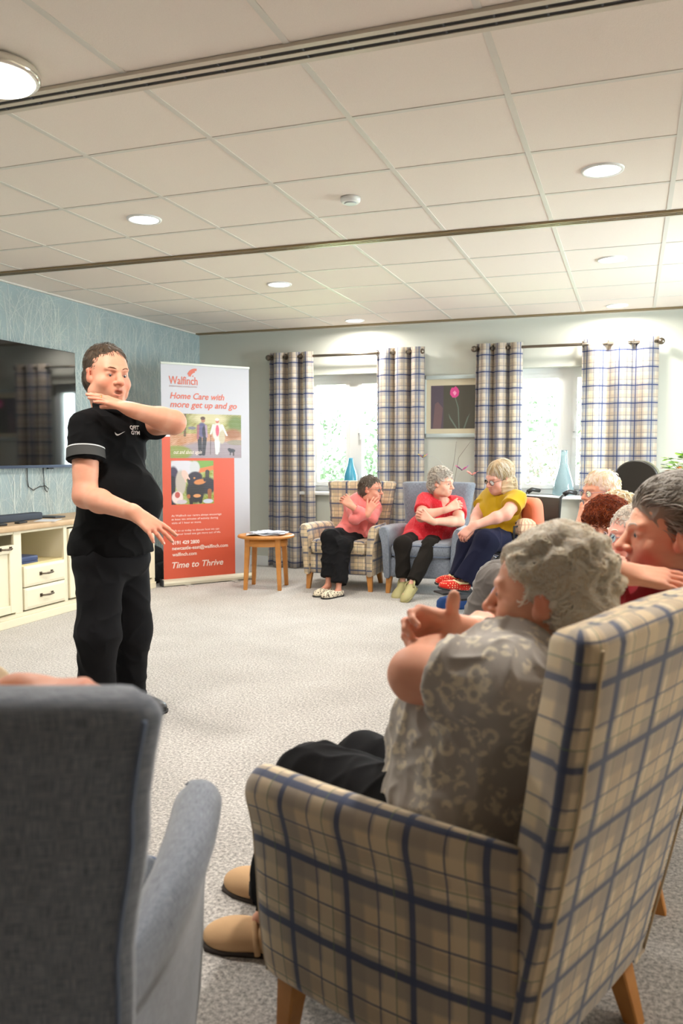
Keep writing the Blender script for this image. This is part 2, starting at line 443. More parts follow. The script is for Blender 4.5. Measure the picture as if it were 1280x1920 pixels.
# ---------------------------------------------------------------- curtains and poles
def curtain(x0,x1,z0,z1,folds,amp,seed,label,flare=.03,phase=0.0):
    rnd=random.Random(seed)
    c=empty('curtain',((x0+x1)/2,7.82,z0),label=label,cat='curtain',group='checked eyelet curtains at the back windows')
    b=MB(); nu=folds*16; nv=26; W=x1-x0; cx=(x0+x1)/2
    offs=[rnd.uniform(-.35,.35) for _ in range(folds*2+2)]
    rows=[]
    for j in range(nv+1):
        t=j/nv; z=z0+(z1-z0)*t; wd=W+flare*(1-t)
        row=[]
        for i in range(nu+1):
            u=i/nu; ph=u*folds*2*PI+phase
            k=u*folds*2; o=offs[int(k)]*(1-(k%1))+offs[int(k)+1]*(k%1)
            a=amp*(1+.25*(1-t)*o*2)
            yy=math.sin(ph+.5*(1-t)*o)*a+.012*math.sin(ph*2.0+3*t+o)*(1-t)
            xx=(u-.5)*wd+.018*math.sin(ph*1.0+PI/2)*(1)+.01*o*(1-t)
            row.append((xx,yy,z-z0+ .004*math.sin(ph)))
        rows.append(row)
    n0=0; L=[0]
    mid=rows[nv//2]
    full=[0]
    for i in range(nu): full.append(full[-1]+math.dist(mid[i],mid[i+1]))
    for row in rows: b.v+=row
    for j in range(nv):
        for i in range(nu):
            a=j*(nu+1)+i
            za,zb=rows[j][i][2],rows[j+1][i][2]
            b.face([a,a+1,a+nu+2,a+nu+1],[(full[i],za),(full[i+1],za),(full[i+1],zb),(full[i],zb)],0,True)
    o=b.build('curtain_cloth',M_curtain,c)
    m=o.modifiers.new('thick','SOLIDIFY'); m.thickness=.002
    for k in range(folds*2):
        r=MB()
        u=(k+.5-phase/PI)/(folds*2)
        if 0<u<1:
            xx=(u-.5)*W
            ang=[2*PI*q/14 for q in range(15)]
            r.tube([(xx+.004*math.cos(q),.0+math.cos(q)*.026,z1-z0-.045+math.sin(q)*.026) for q in ang],.004,6,caps=False).build('eyelet',M_rod,c)
    return c
curtain(-3.575,-3.09,.012,2.222,3,.050,1,'checked curtain hanging left of the left window, behind the oak side table',.05)
curtain(-2.42,-1.935,.012,2.222,3,.050,2,'checked curtain hanging right of the left window, beside the tulip picture',.0,.6)
curtain(-1.435,-1.0,.012,2.222,3,.050,3,'checked curtain hanging left of the right window, behind the woman in yellow',.02,.3)
curtain(-.46,.195,.012,2.222,3,.035,4,'widest checked curtain, hanging right of the right window and lit through',.0,1.2)
def pole(x0,x1,label):
    p=empty('curtain_pole',((x0+x1)/2,7.82,2.176),label=label,cat='curtain pole',group='curtain poles')
    L=(x1-x0)/2
    MB().tube([(-L,0,0),(L,0,0)],.0135,14).build('rod',M_rod,p)
    for s in (-1,1):
        MB().ell((s*(L+.012),0,0),(.03,.03,.03),20,12).build('finial',M_rod,p)
        MB().tube([(s*(L-.1),0,0),(s*(L-.1),.098,0)],.008,8).build('bracket',M_rod,p)
pole(-3.56,-1.96,'metal curtain pole with ball finials over the left window')
pole(-1.425,.205,'metal curtain pole with ball finials over the right window')

# ---------------------------------------------------------------- tulip picture (generic flower photograph behind glass)
def picture():
    x0,x1,z0,z1=-1.93,-1.33,1.345,1.945
    p=empty('framed_picture',((x0+x1)/2,YB-.03,z0),label='framed picture of a pink tulip on dark ground, on the wall between the windows',cat='picture')
    f=MB(); W=(x1-x0)/2; Hh=z1-z0; t=.03
    for a,c in (((-W,0),(-W+t*.5,Hh)),((W-t*.5,0),(W,Hh)),((-W,0),(W,t*1.25)),((-W,Hh-t*1.25),(W,Hh))): f.box((a[0],-.015,a[1]),(c[0],.028,c[1]),bev=.003)
    f.build('frame',M_alu_w,p)
    m=MB(); m.box((-W+.01,.004,.01),(W-.01,.008,Hh-.01)); m.build('mount',mat('picture_mount',srgb(206,196,170),.7),p)
    b=MB(); Y=.003
    def poly(pts,mi,dy=0):
        k=len(b.v); b.v+=[(x,Y-dy,z) for x,z in pts]; b.face(list(range(k,k+len(pts))),None,mi)
    X0,X1,Z0,Z1=-W+.062,W-.062,.085,Hh-.098
    poly([(X0,Z0),(X0+.125,Z0),(X0+.125,Z1),(X0,Z1)],0)
    poly([(X0+.125,Z0),(X1,Z0),(X1,Z1),(X0+.125,Z1)],1,)
    poly([(X0+.02,Z0),(X0+.10,Z0),(X0+.12,Z0+.20),(X0+.07,Z0+.26),(X0+.04,Z0+.24)],2,.0004)
    cx=X0+.235
    poly([(cx-.044,Z1-.05),(cx-.046,Z1-.085),(cx-.022,Z1-.118),(cx+.012,Z1-.118),(cx+.036,Z1-.10),(cx+.044,Z1-.06),(cx+.030,Z1-.03),(cx+.008,Z1-.008),(cx-.008,Z1-.022),(cx-.03,Z1-.022)],3,.0008)
    poly([(cx-.02,Z1-.07),(cx,Z1-.10),(cx+.018,Z1-.075),(cx,Z1-.05)],4,.0012)
    poly([(cx-.002,Z1-.11),(cx+.006,Z1-.11),(cx+.04,Z0+.20),(cx+.05,Z0),(cx+.04,Z0),(cx+.03,Z0+.20)],5,.0006)
    poly([(cx-.06,Z0+.15),(cx-.04,Z0+.11),(cx+.03,Z0),(cx+.015,Z0),(cx-.05,Z0+.10)],5,.0005)
    poly([(cx+.15,Z0+.15),(cx+.10,Z0),(cx+.085,Z0),(cx+.12,Z0+.10)],5,.0005)
    b.build('print',[mat('print_plum',srgb(86,76,88),.5),mat('print_olive',srgb(78,76,66),.5),mat('print_wine',srgb(112,88,92),.5),mat('print_pink',srgb(214,72,140),.5),mat('print_palepink',srgb(240,160,196),.5),mat('print_stem',srgb(104,118,108),.5)],p)
M_alu_w=mat('pale_frame',srgb(190,202,202),.3)
picture()

# ---------------------------------------------------------------- ceiling lamps
def downlight(x,y,label,r=.075):
    o=empty('ceiling_downlight',(x,y,CEIL-.006),label=label,cat='ceiling light',group='recessed round ceiling downlights')
    t=MB(); n=40
    secs=[[(rr*math.cos(2*PI*i/n),rr*math.sin(2*PI*i/n),z) for i in range(n)] for rr,z in ((r+.001,.010),(r+.001,.0),(r+.014,-.001),(r+.017,.008))]
    t.loft(secs,True,False).build('trim_ring',M_white,o)
    MB().lathe([(r,.003),(r,.008)],n=40).build('diffuser',M_lampglow,o)
    area('downlight_or_fill_lamp',(x,y,CEIL-.014),(0,0,0),.15,.15,LAMP_W,LAMP,'DISK',170)
    return o
for x,y,l in ((-2.55,3.965,'recessed downlight in the ceiling above the man in black'),
              (-2.55,5.79,'recessed downlight in the ceiling just beyond the narrow slot, left half'),
              (-2.55,7.575,'small recessed downlight near the back wall above the left window'),
              (-.157,3.985,'largest recessed downlight, right side in front of the narrow slot'),
              (-.157,5.79,'recessed downlight at right just beyond the narrow slot'),
              (-.157,7.58,'small recessed downlight near the back wall above the right window')): downlight(x,y,l,.078)
for x,y in ((-.157,2.18),(-3.6,2.2),(2.0,2.2),(2.0,4.0),(2.0,5.8)):  # unseen lamps without fittings, added to brighten the room
    area('downlight_or_fill_lamp',(x,y,CEIL-.014),(0,0,0),.15,.15,LAMP_W*(1.35 if y==2.18 else 1),LAMP,'DISK',170)
def dome():
    x,y=-2.035,2.275
    o=empty('surface_ceiling_lamp',(x,y,CEIL),label='glowing surface-mounted round lamp with a chrome rim at the ceiling corner',cat='ceiling light')
    MB().lathe([(.10,-.002),(.145,-.002),(.15,-.012),(.15,-.030),(.143,-.040)],n=48).build('rim',mat('lamp_rim',srgb(225,220,210),.12,metal=.7),o)
    MB().lathe([(.132,-.041),(.125,-.050),(.09,-.060),(.04,-.065),(.002,-.066)],n=48).build('diffuser',M_lampglow,o)
    area('surface_lamp',(x,y,CEIL-.075),(0,0,0),.24,.24,LAMP_W*1.3,LAMP,'DISK',175)
dome()
o=empty('smoke_detector',(-1.364,3.987,CEIL),label='small white round detector on a ceiling tile',cat='detector')
MB().lathe([(.05,.0),(.05,-.016),(.042,-.026)],n=32).build('housing',M_white,o)
MB().lathe([(.032,-.0262),(.028,-.032)],n=32).build('cap',mat('detector_cap',srgb(196,202,206),.4),o)
# joint positions in metres
J={
'man':dict(P=(-2.185, 3.087, 0.757),C=(-2.204, 3.112, 1.185),N=(-2.19, 3.11, 1.379),SR=(-2.205, 2.95, 1.294),SL=(-2.145, 3.271, 1.32),ER=(-2.16, 2.88, 1.006),WR=(-1.835, 2.757, 0.948),hR=(0.843, -0.001, -0.538),nR=(0.517, -0.404, 0.755),EL=(-1.881, 3.13, 1.319),WL=(-1.976, 2.951, 1.367),hL=(-0.782, -0.518, 0.346),nL=(-0.119, -0.414, 0.902),HR=(-2.184, 2.997, 0.692),HL=(-2.178, 3.189, 0.667),KR=(-2.145, 2.926, 0.407),KL=(-2.141, 3.158, 0.359),AR=(-2.208, 2.989, 0.122),AL=(-2.213, 3.238, 0.067),TR=(-2.056, 2.972, 0.024),TL=(-2.025, 3.195, 0.013),head=(-2.195, 3.098, 1.528),hf=(0.884, -0.46, -0.08),hu=(0.028, 0.01, 1.0)),
'pink':dict(P=(-2.376, 7.06, 0.461),C=(-2.302, 7.037, 0.669),N=(-2.233, 7.026, 0.763),SR=(-2.387, 6.97, 0.73),SL=(-2.184, 7.113, 0.692),ER=(-2.264, 6.728, 0.616),WR=(-2.144, 6.732, 0.67),hR=(0.44, 0.305, 0.845),nR=(-0.017, -0.943, 0.331),EL=(-2.118, 6.802, 0.624),WL=(-2.267, 6.693, 0.725),hL=(-0.796, -0.015, 0.605),nL=(0.077, -0.805, 0.588),HR=(-2.42, 6.979, 0.448),HL=(-2.297, 7.054, 0.435),KR=(-2.423, 6.555, 0.469),KL=(-2.305, 6.549, 0.401),AR=(-2.396, 6.43, 0.093),AL=(-2.281, 6.361, 0.055),TR=(-2.44, 6.281, 0.028),TL=(-2.35, 6.205, -0.008),head=(-2.195, 6.984, 0.866),hf=(0.988, -0.148, -0.05),hu=(0.112, 0.04, 0.993)),
'red':dict(P=(-1.764, 7.168, 0.433),C=(-1.615, 7.151, 0.64),N=(-1.574, 7.092, 0.786),SR=(-1.71, 7.0, 0.779),SL=(-1.456, 7.215, 0.739),ER=(-1.69, 6.827, 0.651),WR=(-1.472, 6.846, 0.715),hR=(0.83, 0.409, 0.379),nR=(0.283, -0.799, 0.53),EL=(-1.392, 6.951, 0.604),WL=(-1.58, 6.757, 0.614),hL=(-0.853, -0.187, 0.487),nL=(0.208, -0.891, 0.404),HR=(-1.807, 7.067, 0.422),HL=(-1.654, 7.162, 0.408),KR=(-1.808, 6.641, 0.418),KL=(-1.583, 6.698, 0.403),AR=(-1.786, 6.583, 0.102),AL=(-1.685, 6.427, 0.104),TR=(-1.823, 6.436, 0.029),TL=(-1.715, 6.241, 0.028),head=(-1.555, 7.003, 0.931),hf=(0.93, -0.348, -0.119),hu=(0.047, 0.017, 0.999)),
'yellow':dict(P=(-0.911, 6.226, 0.576),C=(-0.922, 6.173, 0.769),N=(-0.893, 6.128, 0.888),SR=(-1.042, 6.262, 0.831),SL=(-0.78, 6.038, 0.855),ER=(-1.079, 6.136, 0.74),WR=(-1.09, 5.913, 0.654),hR=(-0.391, -0.473, -0.789),nR=(-0.43, -0.724, 0.539),EL=(-0.84, 5.881, 0.755),WL=(-1.046, 5.76, 0.675),hL=(-0.716, -0.253, -0.651),nL=(-0.182, -0.72, 0.67),HR=(-0.981, 6.263, 0.546),HL=(-0.841, 6.122, 0.556),KR=(-1.112, 5.916, 0.52),KL=(-0.955, 5.763, 0.572),AR=(-1.166, 5.881, 0.295),AL=(-1.093, 5.671, 0.282),TR=(-1.262, 5.815, 0.299),TL=(-1.25, 5.554, 0.31),head=(-0.917, 6.064, 1.004),hf=(-0.651, -0.71, -0.27),hu=(0.014, -0.1, 0.995)),
'front':dict(P=(-0.264, 1.558, 0.507),C=(-0.223, 1.544, 0.696),N=(-0.156, 1.565, 0.798),SR=(-0.132, 1.75, 0.741),SL=(-0.206, 1.387, 0.786),EL=(-0.364, 1.436, 0.778),WL=(-0.306, 1.651, 0.811),hL=(0.321, 0.925, 0.204),nL=(0.096, -0.271, 0.958),ER=(-0.291, 1.907, 0.752),WR=(-0.309, 1.588, 0.835),hR=(-0.864, -0.469, 0.184),nR=(-0.344, 0.815, 0.467),HR=(-0.255, 1.703, 0.414),HL=(-0.302, 1.438, 0.5),KR=(-0.584, 1.842, 0.411),KL=(-0.619, 1.578, 0.473),AR=(-0.835, 1.899, 0.099),AL=(-0.758, 1.718, 0.147),TR=(-0.925, 1.926, 0.033),TL=(-0.855, 1.707, 0.038),head=(-0.143, 1.567, 0.914),hf=(-0.993, 0.114, -0.02),hu=(0.047, 0.017, 0.999)),
'cardigan':dict(P=(0.147, 2.184, 0.53),C=(0.116, 2.154, 0.71),N=(0.12, 2.176, 0.837),SR=(0.163, 2.371, 0.826),SL=(0.067, 1.955, 0.842),EL=(-0.112, 2.034, 0.745),WL=(-0.038, 2.257, 0.818),hL=(0.419, 0.879, 0.229),nL=(0.096, -0.271, 0.958),ER=(-0.093, 2.299, 0.794),WR=(-0.024, 1.886, 0.921),hR=(0.987, 0.112, -0.112),nR=(0.069, -0.345, 0.936),HR=(0.155, 2.287, 0.457),HL=(0.107, 2.093, 0.501),KR=(-0.171, 2.491, 0.451),KL=(-0.184, 2.275, 0.482),AR=(-0.28, 2.511, 0.251),AL=(-0.278, 2.365, 0.271),TR=(-0.384, 2.555, 0.187),TL=(-0.376, 2.4, 0.213),head=(0.091, 2.145, 0.984),hf=(-0.973, -0.231, -0.021),hu=(0.075, 0.027, 0.997)),
'clear':dict(P=(0.073, 3.28, 0.53),C=(0.073, 3.28, 0.528),N=(0.063, 3.28, 0.698),SR=(0.044, 3.449, 0.648),SL=(0.062, 3.109, 0.648),HR=(0.028, 3.368, 0.51),HL=(0.038, 3.188, 0.51),KR=(-0.372, 3.357, 0.5),KL=(-0.361, 3.157, 0.5),AR=(-0.451, 3.343, 0.1),AL=(-0.442, 3.163, 0.1),TR=(-0.611, 3.344, 0.03),TL=(-0.601, 3.145, 0.03),ER=(-0.156, 3.312, 0.696),WR=(-0.055, 3.121, 0.793),hR=(0.939, 0.219, -0.266),nR=(0.136, -0.383, 0.914),EL=(-0.158, 3.108, 0.518),WL=(-0.208, 3.285, 0.578),hL=(0.258, 0.815, 0.25),nL=(-0.599, -0.031, 0.5),head=(0.013, 3.277, 0.858),hf=(-0.897, -0.425, 0.121),hu=(0.0, 0.0, 1.0)),
'auburn':dict(P=(-0.043, 3.772, 0.53),C=(-0.043, 3.772, 0.511),N=(-0.053, 3.771, 0.681),SR=(-0.078, 3.94, 0.631),SL=(-0.048, 3.601, 0.631),HR=(-0.106, 3.857, 0.51),HL=(-0.09, 3.678, 0.51),KR=(-0.52, 3.831, 0.5),KL=(-0.503, 3.632, 0.5),AR=(-0.608, 3.813, 0.1),AL=(-0.592, 3.634, 0.1),TR=(-0.768, 3.809, 0.03),TL=(-0.751, 3.61, 0.03),ER=(-0.296, 3.911, 0.541),WR=(-0.3, 3.73, 0.601),hR=(0.369, -0.771, 0.25),nR=(-0.598, -0.052, 0.5),EL=(-0.268, 3.592, 0.501),WL=(-0.324, 3.768, 0.561),hL=(0.229, 0.823, 0.25),nL=(-0.598, -0.052, 0.5),head=(-0.103, 3.767, 0.841),hf=(-0.148, -0.989, 0.0),hu=(0.0, 0.0, 1.0)),
'cream':dict(P=(-0.02, 4.522, 0.53),C=(-0.02, 4.522, 0.501),N=(-0.03, 4.522, 0.671),SR=(-0.049, 4.691, 0.621),SL=(-0.031, 4.351, 0.621),HR=(-0.185, 4.604, 0.51),HL=(-0.175, 4.424, 0.51),KR=(-0.704, 4.586, 0.5),KL=(-0.694, 4.387, 0.5),AR=(-0.856, 4.568, 0.1),AL=(-0.846, 4.389, 0.1),TR=(-1.016, 4.57, 0.03),TL=(-1.005, 4.37, 0.03),ER=(-0.268, 4.669, 0.531),WR=(-0.279, 4.489, 0.591),hR=(0.341, -0.783, 0.25),nR=(-0.599, -0.031, 0.5),EL=(-0.251, 4.35, 0.491),WL=(-0.301, 4.527, 0.551),hL=(0.258, 0.815, 0.25),nL=(-0.599, -0.031, 0.5),head=(-0.08, 4.519, 0.831),hf=(-0.989, -0.136, -0.05),hu=(0.0, 0.0, 1.0)),
'old':dict(P=(-0.121, 5.189, 0.53),C=(-0.121, 5.189, 0.622),N=(-0.131, 5.188, 0.792),SR=(-0.159, 5.356, 0.742),SL=(-0.123, 5.018, 0.742),HR=(-0.171, 5.275, 0.51),HL=(-0.152, 5.096, 0.51),KR=(-0.569, 5.243, 0.5),KL=(-0.548, 5.044, 0.5),AR=(-0.648, 5.224, 0.1),AL=(-0.629, 5.045, 0.1),TR=(-0.808, 5.218, 0.03),TL=(-0.787, 5.019, 0.03),ER=(-0.185, 4.903, 0.774),WR=(-0.274, 4.829, 0.778),hR=(0.374, 0.023, 0.927),nR=(-0.722, -0.684, 0.101),EL=(-0.175, 4.799, 0.768),WL=(-0.265, 4.768, 0.774),hL=(0.453, 0.055, 0.89),nL=(0.018, -0.994, 0.105),head=(-0.181, 5.183, 0.952),hf=(-0.792, -0.608, -0.06),hu=(0.0, 0.0, 1.0)),
'left':dict(P=(-1.054, 0.8, 0.509),C=(-0.992, 0.785, 0.731),N=(-0.924, 0.765, 0.854),SR=(-0.832, 0.848, 0.81),SL=(-1.13, 0.792, 0.771),ER=(-1.151, 1.063, 0.656),WR=(-1.198, 0.924, 0.717),hR=(-0.948, -0.208, 0.241),nR=(-0.177, 0.5, 0.848),EL=(-1.257, 1.061, 0.702),WL=(-0.804, 0.924, 0.843),hL=(0.988, -0.071, 0.136),nL=(0.033, -0.094, 0.995),HR=(-1.033, 0.858, 0.472),HL=(-1.151, 0.816, 0.472),KR=(-1.205, 1.22, 0.444),KL=(-1.36, 1.186, 0.435),AR=(-1.302, 1.352, 0.107),AL=(-1.461, 1.316, 0.095),TR=(-1.416, 1.489, 0.068),TL=(-1.584, 1.461, 0.051),head=(-0.951, 0.787, 0.987),hf=(-0.334, 0.943, 0.0),hu=(0.0, 0.0, 1.0)),
}
# ================================================================ FURNITURE
def smooth(t): t=max(0,min(1,t)); return t*t*(3-2*t)
def lerp_tab(tab,z):
    for (a,va),(b,vb) in zip(tab,tab[1:]):
        if z<=b: return va+(vb-va)*smooth((z-a)/(b-a)) if z>a else va
    return tab[-1][1]
def make_armchair(loc,rz,fabric,pipe,label,group=None,far=False):
    """wing armchair facing local +y"""
    t=empty('wing_armchair',loc,rz,label=label,cat='armchair',group=group)
    # legs
    for sx,sy in ((-1,1),(1,1),(-1,-1),(1,-1)):
        x,y=(.275 if sy>0 else .215)*sx,(.285 if sy>0 else -.165)
        dx,dy=.012*sx,(.012 if sy>0 else -.045)
        a=.026; b_=.017
        l=MB(); l.loft([rrect(x+dx-b_,y+dy-b_,x+dx+b_,y+dy+b_,.003,1,0),rrect(x-a,y-a,x+a,y+a,.004,1,.152)],sm=False)
        l.build('leg',M_oak,t)
    # base
    b=MB(); secs=[]
    for z,i in ((.142,.012),(.150,.003),(.17,0),(.29,0),(.305,.004),(.31,.02)):
        secs.append([(x*(1-.13*smooth((.3-y)/.6)),y,z_) for x,y,z_ in rrect(-.27+i,-.205+i,.27-i,.325-i,.03,4,z)])
    b.loft(secs); b.build('seat_base',fabric,t,boxuv=True)
    b=MB(); secs=[]
    for k in range(13):
        q=k/12; ang=-PI/2+PI*q; i=.035*(1-math.cos(ang)); z=.372+.068*math.sin(ang)
        secs.append([(x*(1-.13*smooth((.3-y)/.6)),y,z_) for x,y,z_ in rrect(-.258+i,-.21+i,.258-i,.345-i,.045,5,z)])
    b.loft(secs); cu=b.build('seat_cushion',fabric,t,boxuv=True)
    for z in (.328,.416):
        p=MB()
        ring=[(x*(1-.13*smooth((.3-y)/.6)),y,z_) for x,y,z_ in rrect(-.252,-.205,.252,.340,.045,5,z)]; p.tube(ring+[ring[0]],.0035,5,caps=False); p.build('piping',pipe,cu)
    # arms: closed profile in (o,z) swept along y
    prof=[(.258,.140),(.300,.140),(.318,.148),(.326,.25),(.330,.36),(.340,.45),(.354,.51),(.364,.545),(.362,.568),(.350,.586),(.330,.595),(.306,.590),(.288,.577),(.276,.556),(.268,.52),(.262,.45),(.258,.36),(.256,.25)]
    def cr(pts,n=3):
        out=[]
        for i in range(len(pts)):
            p0,p1,p2,p3=[pts[(i+j-1)%len(pts)] for j in range(4)]
            for s in range(n):
                u=s/n
                out.append(tuple(.5*((2*p1[c])+(-p0[c]+p2[c])*u+(2*p0[c]-5*p1[c]+4*p2[c]-p3[c])*u*u+(-p0[c]+3*p1[c]-3*p2[c]+p3[c])*u**3) for c in (0,1)))
        return out
    pr=cr(prof)
    for s in (-1,1):
        b=MB(); secs=[]
        ys=[-.215,-.19,-.08,.05,.16,.25,.300,.322,.332,.336]
        for y in ys:
            e=max(0,(y-.30)/.036); sh=.010*e*e
            sec=[]
            for o,z in pr:
                oc,zc=.30,.37
                zz=z-.022*smooth((z-.4)/.15)-.018*smooth((.05-y)/.35)*(z>.5)   # arm top dips a little to the back
                bow=.016*math.sin(max(0,min(1,(zz-.14)/.45))*PI)*smooth((y-.1)/.2)  # front face bows forward
                o2=o-(sh if o>oc else -sh); z2=zz-sh*(1 if zz>zc else 0)
                t_=min(1,max(0,(.30-y)/.51))**2.6      # the arms draw in and lose their outward roll towards the back
                o2=o2-.052*t_-t_*max(0,o2-.320)*.85
                sec.append((s*o2,y+bow,z2))
            secs.append(sec if s>0 else sec[::-1])
        secs=secs if s<0 else secs
        b.loft([q[::-1] for q in secs],v0=.0); ar=b.build('arm',fabric,t,boxuv=False)
        p=MB(); 
        ring=[(s*(o-(.009 if o>.30 else -.009)),.331+.016*math.sin(max(0,min(1,(z-.14)/.45))*PI),z-.022*smooth((z-.4)/.15)-(.010 if z>.37 else 0)) for o,z in pr]
        p.tube(ring+[ring[0]],.003,6,caps=False); p.build('piping',pipe,ar)
    # back
    def bsec(z):
        hw=lerp_tab([(.14,.270),(.40,.285),(.60,.296),(.80,.322),(.945,.343)],z)
        yc=-.172-.165*max(0,(z-.14)/.80)
        th=lerp_tab([(.14,.040),(.45,.040),(.70,.042),(.95,.038)],z)
        wing=.010*smooth((z-.42)/.2)
        return hw,yc,th,wing
    def outline(z,inset=0):
        hw,yc,th,wing=bsec(z); hw-=inset; th2=th-inset
        N=12; pts=[]
        for i in range(N+1):       # rear face, left to right
            x=-hw+.03+(2*hw-.06)*i/N; pts.append((x,yc-th2-.006*math.cos(PI*x/2/hw),z))
        for i in range(1,6):       # right side, rounded
            a=-PI/2+PI*i/6; pts.append((hw-.03+.03*math.cos(a),yc+ (wing-th2+2*th2)*(0.5+.5*math.sin(a))-th2 ,z))
        for i in range(N+1):       # front face, right to left: concave between the wings
            x=hw-.03-(2*hw-.06)*i/N
            e=smooth((abs(x)-(hw-.13))/.10)
            pts.append((x,yc+th2+wing*e+.014*math.cos(PI*x/2/hw)*(1-e),z))
        for i in range(1,6):
            a=PI/2+PI*i/6; pts.append((-hw+.03+.03*math.cos(a),yc+(wing+th2)*(0.5+.5*math.sin(a))-th2*1.0,z))
        return pts
    b=MB(); zs=[.142,.15]+[.15+.760*i/16 for i in range(1,17)]
    secs=[outline(z,.006 if z<.145 else 0) for z in zs]
    for dz,i in ((.008,.004),(.014,.010),(.018,.020),(.0195,.034)): secs.append([(x,y,.910+dz+.006*math.cos(PI*x/.7)) for x,y,_ in outline(.910,i)])
    b.loft(secs); bk=b.build('backrest',fabric,t)
    for s in (-1,1):
        p=MB(); pts=[]
        for k in range(17):
            z=.15+.760*k/16; hw,yc,th,wing=bsec(z); pts.append((s*(hw-.016),yc-th-.002,z))
        p.tube(pts,.0028,6); p.build('piping',pipe,bk)
    return t

make_armchair((-2.385,6.97,0),PI,M_chair,M_check_pipe,'checked wing armchair under the left window, holding the woman in pink','wing armchairs')
make_armchair((-1.655,6.97,0),PI,M_blue,M_blue_pipe,'blue-grey wing armchair holding the woman in the red top','wing armchairs')
make_armchair((-.25,1.61,0),R(157.5-90),M_chair,M_check_pipe,'large checked wing armchair in the foreground, seen from behind','wing armchairs')
make_armchair((-.91,.90,0),R(115-90),M_blue,M_blue_pipe,'blue-grey wing armchair at the lower left edge, seen from behind','wing armchairs')
make_armchair((-.10,2.44,0),R(176-90),M_blue,M_blue_pipe,'blue armchair of the woman in the dark red cardigan, behind the big checked chair','wing armchairs')
make_armchair((-.13,3.16,0),R(90),M_blue,M_blue_pipe,'pale blue armchair whose top shows behind the white-haired woman in clear glasses','wing armchairs')
make_armchair((-.16,3.90,0),R(90),M_chair,M_check_pipe,'checked armchair mostly hidden behind the auburn-haired woman','wing armchairs')
make_armchair((-.12,4.64,0),R(90),M_blue,M_blue_pipe,'blue armchair mostly hidden under the person with fluffy cream hair','wing armchairs')
make_armchair((-.06,5.39,0),R(92),M_chair,M_check_pipe,'checked armchair of the elderly woman beside the black high-backed chair','wing armchairs')

# oak side table
def side_table():
    t=empty('side_table',(-3.04,6.585,0),R(12),label='small round oak side table with splayed legs beside the banner',cat='side table')
    MB().lathe([(.235,.447),(.25,.452),(.252,.462),(.246,.472),(.23,.474)],n=48).build('tabletop',M_oak,t)
    a=MB(); n=40
    for r0,r1 in ((.175,.19),):
        a.loft([[(r*math.cos(2*PI*i/n),r*math.sin(2*PI*i/n),z) for i in range(n)] for r,z in ((r1,.38),(r1,.447),(r0,.447),(r0,.38),(r1,.38))],True,False)
    a.build('apron',M_oak,t)
    for k in range(4):
        an=PI/4+k*PI/2; c=Vector((math.cos(an),math.sin(an)))
        l=MB()
        def sq(r,a_,z): 
            x,y=c.x*r,c.y*r; return [(x-a_,y-a_,z),(x+a_,y-a_,z),(x+a_,y+a_,z),(x-a_,y+a_,z)]
        l.loft([sq(.215,.016,0),sq(.19,.022,.40),sq(.19,.022,.446)],sm=False)
        o=l.build('leg',M_oak,t); bevel(o,.003,2)
    return t
side_table()
def newspaper():
    rnd=random.Random(8)
    t=empty('newspaper_pile',(-3.03,6.56,.474),R(20),label='loose white papers and plastic bag heaped on the oak side table',cat='papers')
    for k,(dx,dy,rz) in enumerate(((-.02,-.03,.1),(.03,.0,-.3),(.01,.03,.45))):
        b=MB(); n=10
        for i in range(n+1):
            for j in range(n+1):
                x=(i/n-.5)*.30; y=(j/n-.5)*.21
                z=.004+k*.007+.012*max(0,math.sin(i*.7+k*2))*max(0,math.cos(j*.5+k))+.004*rnd.random()
                b.v.append((dx+x*math.cos(rz)-y*math.sin(rz),dy+x*math.sin(rz)+y*math.cos(rz),z))
        for i in range(n):
            for j in range(n):
                a=i*(n+1)+j; b.face([a,a+n+1,a+n+2,a+1],None,0,True)
        o=b.build('sheet',M_print if k else M_paper,t); m=o.modifiers.new('s','SOLIDIFY'); m.thickness=.002; m.offset=1
M_print=mat('newsprint',srgb(214,218,226),.6,noisecol=(38,srgb(120,130,150),.5,.62))
newspaper()

